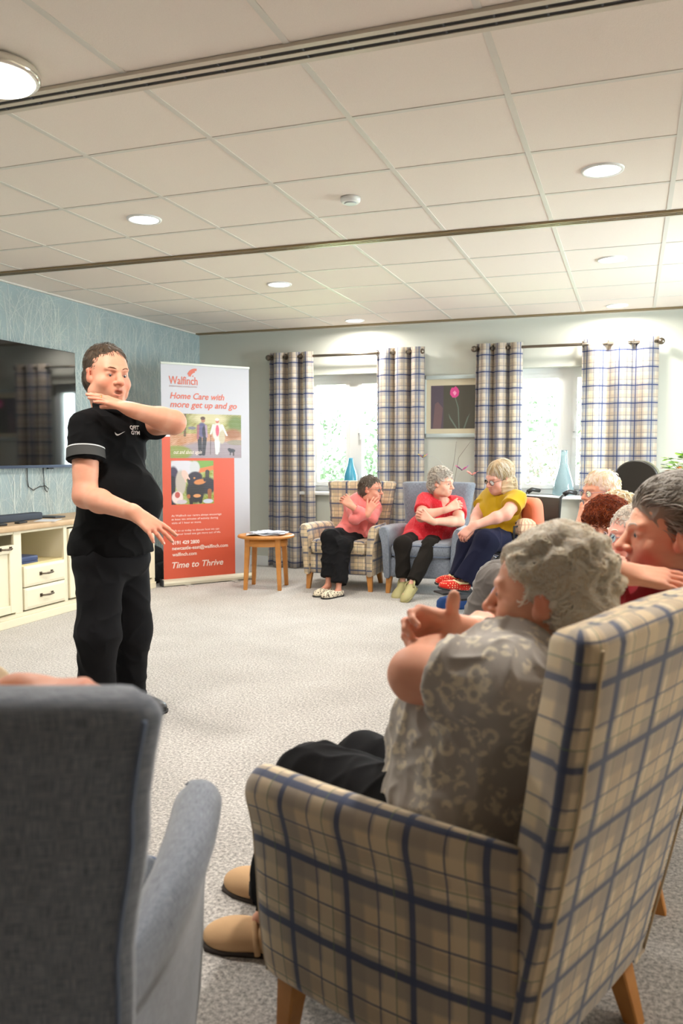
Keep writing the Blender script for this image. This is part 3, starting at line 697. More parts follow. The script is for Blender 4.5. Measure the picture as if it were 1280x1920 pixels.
# media cabinet along the left wall
def cabinet():
    X0=XL+.02; X1=-3.97; Y0,Y1=2.9,6.25
    t=empty('media_cabinet',((X0+X1)/2,(Y0+Y1)/2,0),label='long cream media cabinet with pale oak top under the television',cat='cabinet')
    ox,oy=(X0+X1)/2,(Y0+Y1)/2
    def loc(b): 
        b.v=[(x-ox,y-oy,z) for x,y,z in b.v]; return b
    top=.655
    divs=[2.92,3.38,3.44,4.50,4.575,5.02,5.07,5.62,5.67,6.23]
    # carcass
    c=MB()
    c.box((X0,Y0,.0),(X1+.012,Y1,.055)); c.box((X0,Y0,.055),(X1,Y1,.085)); c.box((X0,Y0,.085),(X0+.012,Y1,top))
    for y in (Y0,3.38,4.53,5.025,5.64,Y1-.03): c.box((X0,y,.085),(X1-.004,y+.03,top))
    c.box((X0,Y0,top-.02),(X1-.002,Y1,top))
    o=loc(c).build('carcass',M_cab,t); bevel(o,.003,1)
    s=MB(); s.box((X0+.01,4.56,.40),(X1-.01,5.025,.415)); s.box((X0+.012,4.56,.415),(X0+.016,5.025,top-.02)); loc(s).build('open_shelf',M_cabin,t)
    tp=MB(); tp.box((X0-.005,Y0-.02,top),(X1+.03,Y1+.02,top+.042),bev=.008); loc(tp).build('oak_top',M_oaktop,t)
    # face stiles
    for y0,y1 in ((4.50,4.575),(5.022,5.06),(6.20,6.25),(5.62,5.665),(3.37,3.42)):
        f=MB(); f.box((X1-.02,y0,.085),(X1+.002,y1,top)); bevel(loc(f).build('stile',M_cab,t),.002,1)
    def handle(par,y,z,L):
        h=MB()
        h.box((X1+.019,y-L/2,z-.012),(X1+.024,y-L/2+.022,z+.012)); h.box((X1+.019,y+L/2-.022,z-.012),(X1+.024,y+L/2,z+.012))
        h.tube([(X1+.024,y-L/2+.011,z),(X1+.042,y-L/2+.02,z),(X1+.046,y,z-.002),(X1+.042,y+L/2-.02,z),(X1+.024,y+L/2-.011,z)],[.006,.006,.0075,.006,.006],8)
        loc(h).build('handle',M_pewter,par)
    def front(name,y0,y1,z0,z1,hy,hz,L,panel=True):
        d=MB(); e=.055
        d.box((X1-.018,y0,z0),(X1+.004,y1,z1))
        if panel:
            for a,b_ in (((y0,z0),(y0+e,z1)),((y1-e,z0),(y1,z1)),((y0+e,z0),(y1-e,z0+e)),((y0+e,z1-e),(y1-e,z1))): d.box((X1+.004,a[0],a[1]),(X1+.018,b_[0],b_[1]))
        else:
            d.loft([rrect(y0,z0,y1,z1,.002,1,X1+.004,'x')[::1],rrect(y0,z0,y1,z1,.002,1,X1+.012,'x'),rrect(y0+.02,z0+.02,y1-.02,z1-.02,.002,1,X1+.019,'x')],sm=False)
        o=loc(d).build(name,M_cab,t)
        if panel: bevel(o,.003,1)
        handle(o,hy,hz,L)
    front('door',3.43,4.495,.10,.565,4.40,.545,.12)
    front('door',2.95,3.36,.10,.565,3.2,.545,.12)
    front('drawer',4.582,5.015,.258,.402,4.80,.335,.14,False)
    front('drawer',4.582,5.015,.098,.250,4.80,.180,.14,False)
    front('door',5.066,5.615,.10,top-.03,5.5,.40,.12)
    front('door',5.67,6.195,.10,top-.03,5.8,.40,.12)
    return t
cabinet()
TOPZ=.697
b=MB(); b.box((-.045,-.50,0),(.045,.50,.052),bev=.010); b.build('soundbar_body',mat('soundbar_cloth',srgb(58,66,78),.8),empty('soundbar',(-4.20,4.53,TOPZ),label='long dark grey soundbar on the cabinet top under the television',cat='soundbar'))
o=MB().box((-.02,-.055,0),(.02,.055,.012),bev=.004).build('phone',M_black); o.location=(-4.04,4.66,TOPZ); o.rotation_euler=(0,0,R(12)); tag(o,'black handset lying on the cabinet top in front of the soundbar','phone')
o=MB().box((-.022,-.075,0),(.022,.075,.016),bev=.005).build('remote_control',M_black); o.location=(-4.02,4.40,TOPZ); o.rotation_euler=(0,0,R(-8)); tag(o,'black remote control on the cabinet top at the photo edge','remote control')
o=MB().box((-.10,-.06,0),(.10,.06,.012),bev=.004).build('set_top_box',M_dkgrey); o.location=(-4.20,5.16,TOPZ); tag(o,'thin dark box lying on the cabinet top right of the soundbar','media box')
o=MB().box((-.075,-.105,0),(.075,.105,.002)).build('paper_sheet',M_paper); o.location=(-4.03,4.93,TOPZ); o.rotation_euler=(0,0,R(25)); tag(o,'white sheet of paper on the cabinet top behind the man','paper')
b=MB()
b.box((-.12,-.085,0),(.12,.085,.012),bev=.004); b.box((-.12,-.085,.013),(.12,.085,.050),bev=.006)
o=b.build('games_console',mat('dark_blue_plastic',srgb(58,74,112),.4)); o.location=(-4.10,4.67,.4155); tag(o,'dark blue box on the open shelf above the cabinet drawers','box')
o=MB().box((-.045,-.004,0),(.0,.004,.0)).build('x',M_paper); D.objects.remove(o)
b=MB(); b.box((-.004,-.048,0),(.004,.048,.085),bev=.002)
so=b.build('wall_socket',M_white,label='white double wall socket seen inside the open cabinet bay',cat='socket'); so.location=(XL+.043,4.88,.52)
b=MB()
for z in (.03,.06): b.box((.004,-.03,z),(.0048,.03,z+.003))
b.build('socket_slot',M_dkgrey,so)

# television
def tv():
    y1=5.735; wdt=1.66; h0,h1=1.075,2.02
    t=empty('television',(XL+.006,y1-wdt/2,h0),label='large wall-mounted black television reflecting the windows',cat='television')
    W=wdt/2; Hh=h1-h0
    b=MB(); b.box((.02,-W,0),(.052,W,Hh),bev=.006); b.build('housing',M_black,t)
    b=MB(); b.box((.050,-W,0),(.058,W,.022)); b.build('lower_bezel',M_tvframe,t)
    b=MB(); b.box((.0525,-W+.006,.022),(.0545,W-.006,Hh-.006)); b.build('screen',M_screen,t)
    b=MB(); b.box((-.002,-.25,.25),(.022,.25,.65)); b.build('wall_bracket',M_black,t)
    b=MB(); b.box((.03,W-.36,-.012),(.05,W-.30,0)); b.build('sensor_bump',M_black,t)
    return t
tv()
def cable(pts,label,nm='cable'):
    o=MB().tube(pts,.0035,6).build(nm,M_black); return tag(o,label,'cable')
y=5.18
cable([(XL+.012,y,1.075),(XL+.012,y,.98),(XL+.012,y+.01,.93),(XL+.014,y+.06,.90),(XL+.014,y+.13,.925),(XL+.016,y+.20,.93),(XL+.016,y+.235,.905),(XL+.016,y+.22,.88),(XL+.016,y+.195,.90),(XL+.016,y+.185,.95),(XL+.014,y+.18,1.075)],'thin black cable looping down the wallpaper below the television')

# window sill vases
def vase(x,y,z,prof,m,label,tint=None):
    o=MB().lathe(prof,n=36).build('vase',m); o.location=(x,y,z); return tag(o,label,'vase')
vase(-2.70,YB-.015,.80,[(.060,0),(.070,.012),(.070,.06),(.068,.16),(.058,.20),(.040,.25),(.028,.29),(.022,.33),(.021,.345)],mat('teal_glass_paint',srgb(70,150,178),.25),'teal bottle vase on the left window sill behind the checked chair')
M_aqua=mat('aqua_glass',srgb(214,242,250),.08,trans=.8); 
vase(-.60,YB-.025,.80,[(.07,.0),(.098,.004),(.100,.02),(.095,.06),(.085,.12),(.062,.20),(.040,.28),(.032,.36),(.034,.42)],M_aqua,'large pale aqua glass vase on the right window sill')

# black bag behind the banner
def bag():
    import bmesh
    b=MB(); secs=[]
    for z,k in ((0,.86),(.03,1),(.15,1.02),(.25,.95),(.31,.75),(.34,.4),(.345,.1)): 
        secs.append([(x*k,y*k,z) for x,y,_ in rrect(-.10,-.16,.10,.16,.06,5,0)])
    t=empty('backpack',(-4.17,6.48,0),label='black bag on the floor between the cabinet and the banner',cat='bag')
    m=mat('black_nylon',srgb(20,21,26),.6,bump=(20,.6,.02)); b.loft(secs); b.build('bag_body',m,t)
    MB().tube([(.0,-.06,.33),(.0,-.05,.40),(.0,.05,.40),(.0,.06,.33)],.01,8).build('strap',m,t)
    MB().box((.10,-.10,.04),(.14,.10,.20),bev=.02).build('pocket',m,t)
bag()
# ================================================================ PEOPLE: smooth-union distance fields meshed into one skin per body
def V3(p): return np.array(p,float)
def nrm(v): v=np.array(v,float); return v/(np.linalg.norm(v)+1e-9)
class SDF:
    def __init__(s,lo,hi,h):
        s.lo=np.array(lo,float); s.h=h; s.n=np.ceil((np.array(hi)-s.lo)/h).astype(int)+1
        s.g=np.full(s.n,.5,np.float32)
    def reg(s,lo,hi,pad):
        a=np.clip(np.floor((np.array(lo)-pad-s.lo)/s.h).astype(int),0,s.n); b=np.clip(np.ceil((np.array(hi)+pad-s.lo)/s.h).astype(int)+1,0,s.n)
        if np.any(b-a<=0): return None
        sl=tuple(slice(a[i],b[i]) for i in range(3))
        ax=[(s.lo[i]+s.h*np.arange(a[i],b[i])).astype(np.float32) for i in range(3)]
        return sl,ax[0][:,None,None],ax[1][None,:,None],ax[2][None,None,:]
    def put(s,sl,d,k,op):
        g=s.g[sl]
        if op=='sub':
            d=-d; t=np.clip(.5+.5*(d-g)/k,0,1); s.g[sl]=g*(1-t)+d*t+k*t*(1-t)
        else:
            t=np.clip(.5+.5*(g-d)/k,0,1); s.g[sl]=g*(1-t)+d*t-k*t*(1-t)
    def cap(s,a,b,ra,rb=None,k=.02,op='add',flat=None):
        rb=ra if rb is None else rb; a=V3(a); b=V3(b); rm=max(ra,rb)
        r=s.reg(np.minimum(a,b)-rm,np.maximum(a,b)+rm,k+.01)
        if r is None: return s
        sl,X,Y,Z=r; ab=b-a; L2=ab@ab+1e-12
        t=np.clip(((X-a[0])*ab[0]+(Y-a[1])*ab[1]+(Z-a[2])*ab[2])/L2,0,1)
        d=np.sqrt((X-a[0]-t*ab[0])**2+(Y-a[1]-t*ab[1])**2+(Z-a[2]-t*ab[2])**2)-(ra+(rb-ra)*t)
        s.put(sl,d,k,op); return s
    def ell(s,c,r,M=None,k=.02,op='add'):
        c=V3(c); r=np.array(r,float); M=np.eye(3) if M is None else M; rm=r.max() if M is not None else r
        ext=np.sqrt(((M*r[None,:])**2).sum(1))
        q=s.reg(c-ext,c+ext,k+.01)
        if q is None: return s
        sl,X,Y,Z=q; x=X-c[0];y=Y-c[1];z=Z-c[2]
        k0=0;k1=0
        for i in range(3):
            u=(x*M[0,i]+y*M[1,i]+z*M[2,i])/r[i]; k0=k0+u*u; k1=k1+(u/r[i])**2
        k0=np.sqrt(k0)+1e-6; k1=np.sqrt(k1)+1e-6
        s.put(sl,k0*(k0-1)/k1,k,op); return s
    def plane(s,p,n,k=.004,region=None):
        """cut away the side n points to, inside a ball region (centre, radius)"""
        p=V3(p); n=nrm(n)
        if region is not None: c,rr=region; q=s.reg(V3(c)-rr,V3(c)+rr,0)
        else: q=s.reg(s.lo,s.lo+s.h*s.n,0)
        if q is None: return s
        sl,X,Y,Z=q; d=(X-p[0])*n[0]+(Y-p[1])*n[1]+(Z-p[2])*n[2]; g=s.g[sl]
        if region is not None:
            m=(X-c[0])**2+(Y-c[1])**2+(Z-c[2])**2<rr*rr
            s.g[sl]=np.where(m,np.maximum(g,d),g)
        else: s.g[sl]=np.maximum(g,d)
        return s
    def mesh(s):
        g=s.g; S=g<0
        c=np.zeros(tuple(np.array(g.shape)-1),np.uint8)
        for i in (0,1):
            for j in (0,1):
                for k in (0,1): c+=S[i:g.shape[0]-1+i,j:g.shape[1]-1+j,k:g.shape[2]-1+k]
        I=np.argwhere((c>0)&(c<8)); idx=np.full(c.shape,-1,np.int32); idx[tuple(I.T)]=np.arange(len(I))
        acc=np.zeros((len(I),3)); cnt=np.zeros(len(I))
        cr=[(i,j,k) for i in (0,1) for j in (0,1) for k in (0,1)]
        for a in cr:
            for ax in range(3):
                if a[ax]: continue
                b=list(a); b[ax]=1; va=g[I[:,0]+a[0],I[:,1]+a[1],I[:,2]+a[2]]; vb=g[I[:,0]+b[0],I[:,1]+b[1],I[:,2]+b[2]]
                m=(va<0)!=(vb<0); t=np.where(m,va/(va-vb+1e-12),0)
                p=np.tile(np.array(a,float),(len(I),1)); p[:,ax]+=t; acc+=p*m[:,None]; cnt+=m
        V=s.lo+s.h*(I+acc/cnt[:,None])
        F=[]
        for ax in range(3):
            sh=[slice(None)]*3; sh[ax]=slice(0,-1); s2=[slice(None)]*3; s2[ax]=slice(1,None)
            A=S[tuple(sh)]; B=S[tuple(s2)]; E=np.argwhere(A!=B)
            o=[i for i in range(3) if i!=ax]
            ok=(E[:,o[0]]>0)&(E[:,o[1]]>0)&(E[:,o[0]]<g.shape[o[0]]-1)&(E[:,o[1]]<g.shape[o[1]]-1); E=E[ok]
            def cell(d0,d1): q=E.copy(); q[:,o[0]]-=d0; q[:,o[1]]-=d1; return idx[q[:,0],q[:,1],q[:,2]]
            Q=np.stack([cell(1,1),cell(0,1),cell(0,0),cell(1,0)],1)
            ins=A[tuple(E.T)]; flip=ins if ax!=1 else ~ins
            Q[~flip]=Q[~flip][:,::-1]; F.append(Q)
        return V,np.concatenate(F)
def vnormals(V,F):
    n=np.cross(V[F[:,2]]-V[F[:,0]],V[F[:,3]]-V[F[:,1]]); N=np.zeros_like(V)
    for i in range(4): np.add.at(N,F[:,i],n)
    return N/(np.linalg.norm(N,axis=1)[:,None]+1e-12)
def relax(V,F,it=2,a=.5):
    for _ in range(it):
        A=np.zeros_like(V); c=np.zeros(len(V))
        for i in range(4):
            j=(i+1)%4; np.add.at(A,F[:,i],V[F[:,j]]); np.add.at(c,F[:,i],1); np.add.at(A,F[:,j],V[F[:,i]]); np.add.at(c,F[:,j],1)
        V=V*(1-a)+a*A/c[:,None]
    return V
def warp_noise(P,f,seed):
    rs=np.random.RandomState(seed); out=0
    for o in range(3):
        k=rs.normal(size=3); k=k/np.linalg.norm(k)*f*(1+.6*o); k2=rs.normal(size=3)*f*.6; out=out+np.sin(P@k*6.28+1.7*np.sin(P@k2*6.28+rs.rand()*6)+rs.rand()*6)/(1+.5*o)
    return out/2.2
def link_sdf(name,S,mats,parent,folds=None,colors=None,base=None,smooth_it=2,matfn=None,off=0):
    V,F=S.mesh(); V=relax(V,F,smooth_it,.5)
    if folds:
        N=vnormals(V,F)
        for amp,f,seed,ridge in folds:
            n=warp_noise(V,f,seed); n=(1-np.abs(n))**2*2-1 if ridge else n
            V=V+N*(amp*n)[:,None]
    me=D.meshes.new(name); me.vertices.add(len(V)); me.vertices.foreach_set('co',(V-off).ravel())
    me.loops.add(F.size); me.loops.foreach_set('vertex_index',F.ravel().astype(np.int32))
    me.polygons.add(len(F)); me.polygons.foreach_set('loop_start',np.arange(0,F.size,4)); me.polygons.foreach_set('loop_total',np.full(len(F),4))
    me.polygons.foreach_set('use_smooth',np.ones(len(F),bool))
    for m in (mats if isinstance(mats,(list,tuple)) else [mats]): me.materials.append(m)
    if matfn is not None: me.polygons.foreach_set('material_index',matfn(V[F].mean(1)).astype(np.int32))
    if colors is not None:
        C=np.tile(np.array(base[:3]),(len(V),1))
        mott=warp_noise(V,14,3)*.5+warp_noise(V,40,4)*.5
        C=C*(1+.05*mott[:,None]*np.array([.4,1,1]))
        for c,r,col,st in colors:
            r=np.atleast_1d(r); M=None
            d=V-V3(c[0] if isinstance(c,tuple) and len(c)==2 and hasattr(c[0],'__len__') else c)
            if isinstance(c,tuple) and len(c)==2 and hasattr(c[0],'__len__'): d=d@c[1]
            q=np.sqrt(((d/r)**2).sum(1)); w=np.clip(1.4-q*1.0,0,1)*st; w=np.clip(w,0,st)
            C=C*(1-w[:,None])+np.array(col[:3])*w[:,None]
        at=me.attributes.new('tint','FLOAT_COLOR','POINT'); at.data.foreach_set('color',np.concatenate([C,np.ones((len(V),1))],1).ravel())
    me.update(calc_edges=True); me.validate()
    o=D.objects.new(name,me); COL.objects.link(o)
    if parent is not None: o.parent=parent
    return o
def skin_mat(name,rough=.5):
    m=mat(name,(.6,.3,.2,1),rough,spec=.35,sss=.12,bump=(240,.12,.0006)); nt,b=nodes_of(m)
    a=nt.nodes.new('ShaderNodeAttribute'); a.attribute_name='tint'; nt.links.new(a.outputs['Color'],b.inputs['Base Color']); return m
M_skin=skin_mat('skin')
M_eye=mat('eye_white',srgb(226,220,214),.15); M_iris=mat('iris',srgb(74,84,92),.15); M_pupil=mat('pupil',srgb(14,12,12),.1)
M_lip=mat('mouth_inside',srgb(74,26,24),.4)

def frame(fwd,up):
    f=nrm(fwd); u=np.array(up,float); r=nrm(np.cross(f,u)); u=np.cross(r,f); return np.stack([r,f,u],1)   # columns right, forward, up

def head_prims(S,c,M,s,o):
    """o: options dict; head centre c (mid height of skull), M columns right/fwd/up"""
    T=lambda x,y,z: V3(c)+M@(np.array([x,y,z])*s)
    E=lambda p,r,k=.012,op='add',A=None: S.ell(T(*p),np.array(r)*s,M if A is None else M@A,k*s,op)
    fat=o.get('fat',1.0); 
    E((0,-.018,.035),(.074,.095,.083),.02)
    E((0,.030,.020),(.062,.062,.068),.03)
    E((0,.030,-.040),(.057*fat,.062,.068),.03)
    E((0,.062,-.088),(.026*fat,.026,.020),.03)         # chin
    for e in (-1,1):
        E((e*.036*fat,.058,-.032),(.026*fat,.026,.026),.02)       # cheek
        E((e*.045*fat,.012,-.070),(.022*fat,.040,.026),.03)       # jaw
        S.cap(T(e*.012,.092,.022),T(e*.044,.078,.026),.009*s,.008*s,.012*s)   # brow
        E((e*.031,.099,.004),(.019,.014,.0115),.008,'sub')
        E((e*.031,.0765,.003),(.0165,.0135,.0135),.003)       # lids around the ball
        E((e*.031,.0925,.001),(.0130,.0085,.0038 if not o.get('squint') else .0023),.0015,'sub')
        for q0,q1 in (((.020,.0925,.0085),(.031,.0945,.0115)),((.031,.0945,.0115),(.043,.0875,.0080)),((.021,.0915,-.0095),(.033,.0910,-.0125)),((.033,.0910,-.0125),(.044,.0845,-.0095))):   # lid crease and bag
            S.cap(T(e*q0[0],q0[1],q0[2]),T(e*q1[0],q1[1],q1[2]),.0011*s,.0011*s,.0025*s,'sub')
        # ear
        A=np.array(Matrix.Rotation(e*R(-18),3,'Z')@Matrix.Rotation(R(-8),3,'X'))
        E((e*.0775,-.008,-.004),(.0065,.0180,.030),.005,A=A)
        E((e*.074,.004,-.022),(.008,.010,.014),.008)
        E((e*.0875,-.003,.002),(.006,.0105,.0175),.003,'sub',A=A)
        E((e*.083,-.008,.013),(.0045,.004,.010),.003,A=A)
    n=o.get('nose',1.0)
    S.cap(T(0,.088,.018),T(0,.112*1+.004*(n-1),-.022),.0075*s,.0115*s*n,.010*s)
    E((0,.113+.003*n,-.027),(.0125*n,.012*n,.0105*n),.006)
    for e in (-1,1): E((e*.0125*n,.103,-.030),(.0085*n,.010,.0075*n),.005)
    for e in (-1,1): E((e*.007,.108,-.0385),(.0035,.005,.003),.002,'sub')
    mo=o.get('mouth',0)
    E((0,.082,-.060),(.030,.016,.024),.02)
    S.cap(T(-.021,.086,-.0585),T(0,.0985,-.0555),.0035*s,.0055*s,.004*s); S.cap(T(.021,.086,-.0585),T(0,.0985,-.0555),.0035*s,.0055*s,.004*s)
    zl=-.0675-mo*.010
    S.cap(T(-.019,.086,-.063-mo*.003),T(0,.0965,zl),.0035*s,.0062*s,.004*s); S.cap(T(.019,.086,-.063-mo*.003),T(0,.0965,zl),.0035*s,.0062*s,.004*s)
    if mo>0: E((0,.100,-.061-mo*.005),(.0185,.016,.003+.005*mo),.003,'sub')
    else:
        S.cap(T(-.022,.0905,-.0612),T(0,.1045,-.0612),.0012*s,.0016*s,.002*s,'sub'); S.cap(T(.022,.0905,-.0612),T(0,.1045,-.0612),.0012*s,.0016*s,.002*s,'sub')
    for e in (-1,1):   # smile folds
        S.cap(T(e*.021,.103,-.036),T(e*.036*fat,.088,-.066),.0018*s,.0018*s,.004*s,'sub')
        if o.get('old'):
            S.cap(T(e*.018,.094,-.012),T(e*.042,.084,-.018),.0014*s,.0014*s,.003*s,'sub')
            S.cap(T(e*.030*fat,.088,-.078),T(e*.034*fat,.074,-.096),.0018*s,.0018*s,.004*s,'sub')
            S.cap(T(e*.052,.072,.006),T(e*.060,.058,.012),.0012*s,.0012*s,.003*s,'sub'); S.cap(T(e*.052,.070,-.002),T(e*.062,.054,-.006),.0012*s,.0012*s,.003*s,'sub')
    if o.get('old'):
        for z in (.048,.060,.072): S.cap(T(-.03,.084-.2*(z-.048),z),T(.03,.084-.2*(z-.048),z),.0010*s,.0010*s,.003*s,'sub')
    if o.get('dchin'): E((0,.030,-.105),(.045,.042,.026),.03)
def head_colors(c,M,s,o):
    T=lambda x,y,z: V3(c)+M@(np.array([x,y,z])*s); lip=o.get('lip',srgb(176,92,84)); red=o.get('flush',srgb(214,120,100))
    L=[]
    for e in (-1,1):
        L.append(((T(e*.038,.068,-.032),M),np.array([.024,.03,.022])*s,red,.25))
        L.append(((T(e*.082,-.008,-.004),M),np.array([.014,.02,.03])*s,red,.5))
        L.append(((T(e*.031,.09,.004),M),np.array([.016,.012,.010])*s,o.get('eyeshade',srgb(170,110,96)),.35))
        L.append(((T(e*.031,.091,.0012),M),np.array([.0140,.012,.0042])*s,srgb(84,50,42),.75))
    L.append(((T(0,.116,-.028),M),np.array([.014,.012,.012])*s,red,.5))
    mo=o.get('mouth',0)
    L.append(((T(0,.098,-.0565),M),np.array([.019,.010,.0042])*s,lip,.8)); L.append(((T(0,.096,-.067-mo*.010),M),np.array([.017,.010,.0045])*s,lip,.8))
    if mo: L.append(((T(0,.092,-.062-mo*.005),M),np.array([.011,.0075,.003+.004*mo])*s,srgb(60,18,18),1))
    return L
def eyes(parent,c,M,s,look=(0,0),closed=False):
    MM=Matrix(M.tolist())
    for e in (-1,1):
        b=MB(); p=V3(c)+M@(np.array([e*.031,.0765,.003])*s); b.ell(p,(.0125*s,)*3,14,10)
        d=nrm(M@np.array([look[0],1,look[1]])); q=p+d*.0082*s; b.ell(q,(.0066*s,)*3,12,8,1); q=p+d*.0110*s; b.ell(q,(.0043*s,)*3,10,6,2)
        b.build('eye',[M_eye,M_iris,M_pupil],parent)
def brows(parent,c,M,s,m,th=.0026):
    for e in (-1,1):
        b=MB(); b.tube([V3(c)+M@(np.array(q)*s) for q in ((e*.013,.0990,.024),(e*.024,.0985,.030),(e*.036,.0915,.031),(e*.046,.0835,.025))],[th*s*.8,th*s,th*s,th*s*.4],6); b.build('eyebrow',m,parent)
def glasses(parent,c,M,s,m,w=.024,hh=.018,y=.108,rimless=False):
    t=MB(); T=lambda x,y_,z: V3(c)+M@(np.array([x,y_,z])*s)
    for e in (-1,1):
        ring=[T(e*.032+w*math.cos(a)*(1-.12*math.cos(a)**2),y-.012*abs(math.cos(a)*.5+.5*e*0)-.004*(abs(.032+w*math.cos(a)*e)/.05)**2*1.0,hh*math.sin(a)*(1) -.002) for a in [2*PI*i/24 for i in range(25)]]
        t.tube(ring,.0013*s,6,caps=False)
        t.tube([T(e*(.032+w*.9),y-.010,.004),T(e*.066,y-.030,.006),T(e*.078,.03,.006),T(e*.081,-.008,.008),T(e*.080,-.018,-.008)],.0015*s,6)
    t.tube([T(-.010,y-.003,.002),T(0,y+.001,.005),T(.010,y-.003,.002)],.0014*s,6)
    o=t.build('glasses',m,parent)
    for e in (-1,1):
        l=MB(); n=20
        l.v+=[tuple(T(e*.032+w*.97*math.cos(a)*(1-.12*math.cos(a)**2),y-.007-.004*(abs(.032+w*math.cos(a)*e)/.05)**2+dy,hh*.97*math.sin(a)-.002)) for a in [2*PI*i/n for i in range(n)] for dy in (0,)]; l.face(list(range(n)),None,0,False); l.build('lens',M_glass,o)

def hand_prims(S,w,d,n,side,s=1.0,curl=(.3,.3,.3,.3),spread=.12,thumb=(.5,.2,0),k=.004,fscale=1.0,tlen=1.0,tr=1.0):
    """w wrist, d direction of the fingers, n back-of-hand normal, side=+1 if thumb lies on cross(d,n) side; returns fingertips"""
    d=nrm(d); n=np.array(n,float); n=nrm(n-d*(n@d)); t=nrm(np.cross(d,n))*side    # t points to the thumb
    P=lambda a,b,c: V3(w)+(d*a+t*b+n*c)*s
    # palm: four metacarpals joined
    base=[.030,.010,-.010,-.028]; Lp=[.088,.090,.084,.076]; Lf=[.070,.078,.072,.056]; rf=[.0088,.0090,.0085,.0076]
    for i in range(4):
        S.cap(P(.012,base[i]*.62,0),P(Lp[i],base[i]*1.05,0),.0135*s,.0115*s,.014*s)
    S.cap(P(.02,.016,-.004),P(.05,.026,-.006),.015*s,.013*s,.012*s)
    S.cap(P(-.03,0,0),P(.01,0,0),.024*s*1.0,.021*s,.02*s)
    tips=[]
    for i in range(4):
        a0=(1.5-i)*spread; f=nrm(d*math.cos(a0)+t*math.sin(a0)); p=P(Lp[i]-.004,base[i]*1.05,0.001)
        ang=0; L=Lf[i]*fscale*s; r=rf[i]*s; c=curl[i] if hasattr(curl,'__len__') else curl
        for j,(fr,ca) in enumerate(((.46,c*.9),(.30,c*1.2),(.24,c*.8))):
            ang+=ca; q=p+(f*math.cos(ang)-n*math.sin(ang))*L*fr
            S.cap(p,q,r*(1-.05*j),r*(.93-.06*j),k*s if j or True else .004); p=q
        tips.append((p,(f*math.cos(ang)-n*math.sin(ang)),(f*math.sin(ang)+n*math.cos(ang)),r*.8))
    out,up,bend=thumb        # outward angle, away from the palm, bend
    f=nrm(d*math.cos(out)+t*math.sin(out)+n*up); p=P(.018,.022,-.004); q=p+f*.040*s
    S.cap(p,q,.0155*s,.0115*s,.010*s); tl=tlen
    f2=nrm(f*math.cos(bend)-t*math.sin(bend)); q2=q+f2*.032*s*tl; S.cap(q,q2,.0108*s*tr,.0098*s*tr,.004*s); f3=nrm(f2*math.cos(bend*.6)-t*math.sin(bend*.6)); q3=q2+f3*.024*s*tl; S.cap(q2,q3,.0098*s*tr,.0086*s*tr,.004*s)
    tn=nrm(np.cross(f3,np.cross(n,f3))); tips.append((q3,f3,tn,.0085*s))
    return tips
M_nail=mat('fingernail',srgb(226,170,154),.25)
def nails(parent,tips):
    for p,f,n,r in tips:
        M=frame(f,n); b=MB(); b.ell(p+f*r*.15+n*r*.72,(r*.62,r*.85,r*.28),10,6,0,Matrix(M.tolist())); b.build('fingernail',M_nail,parent)

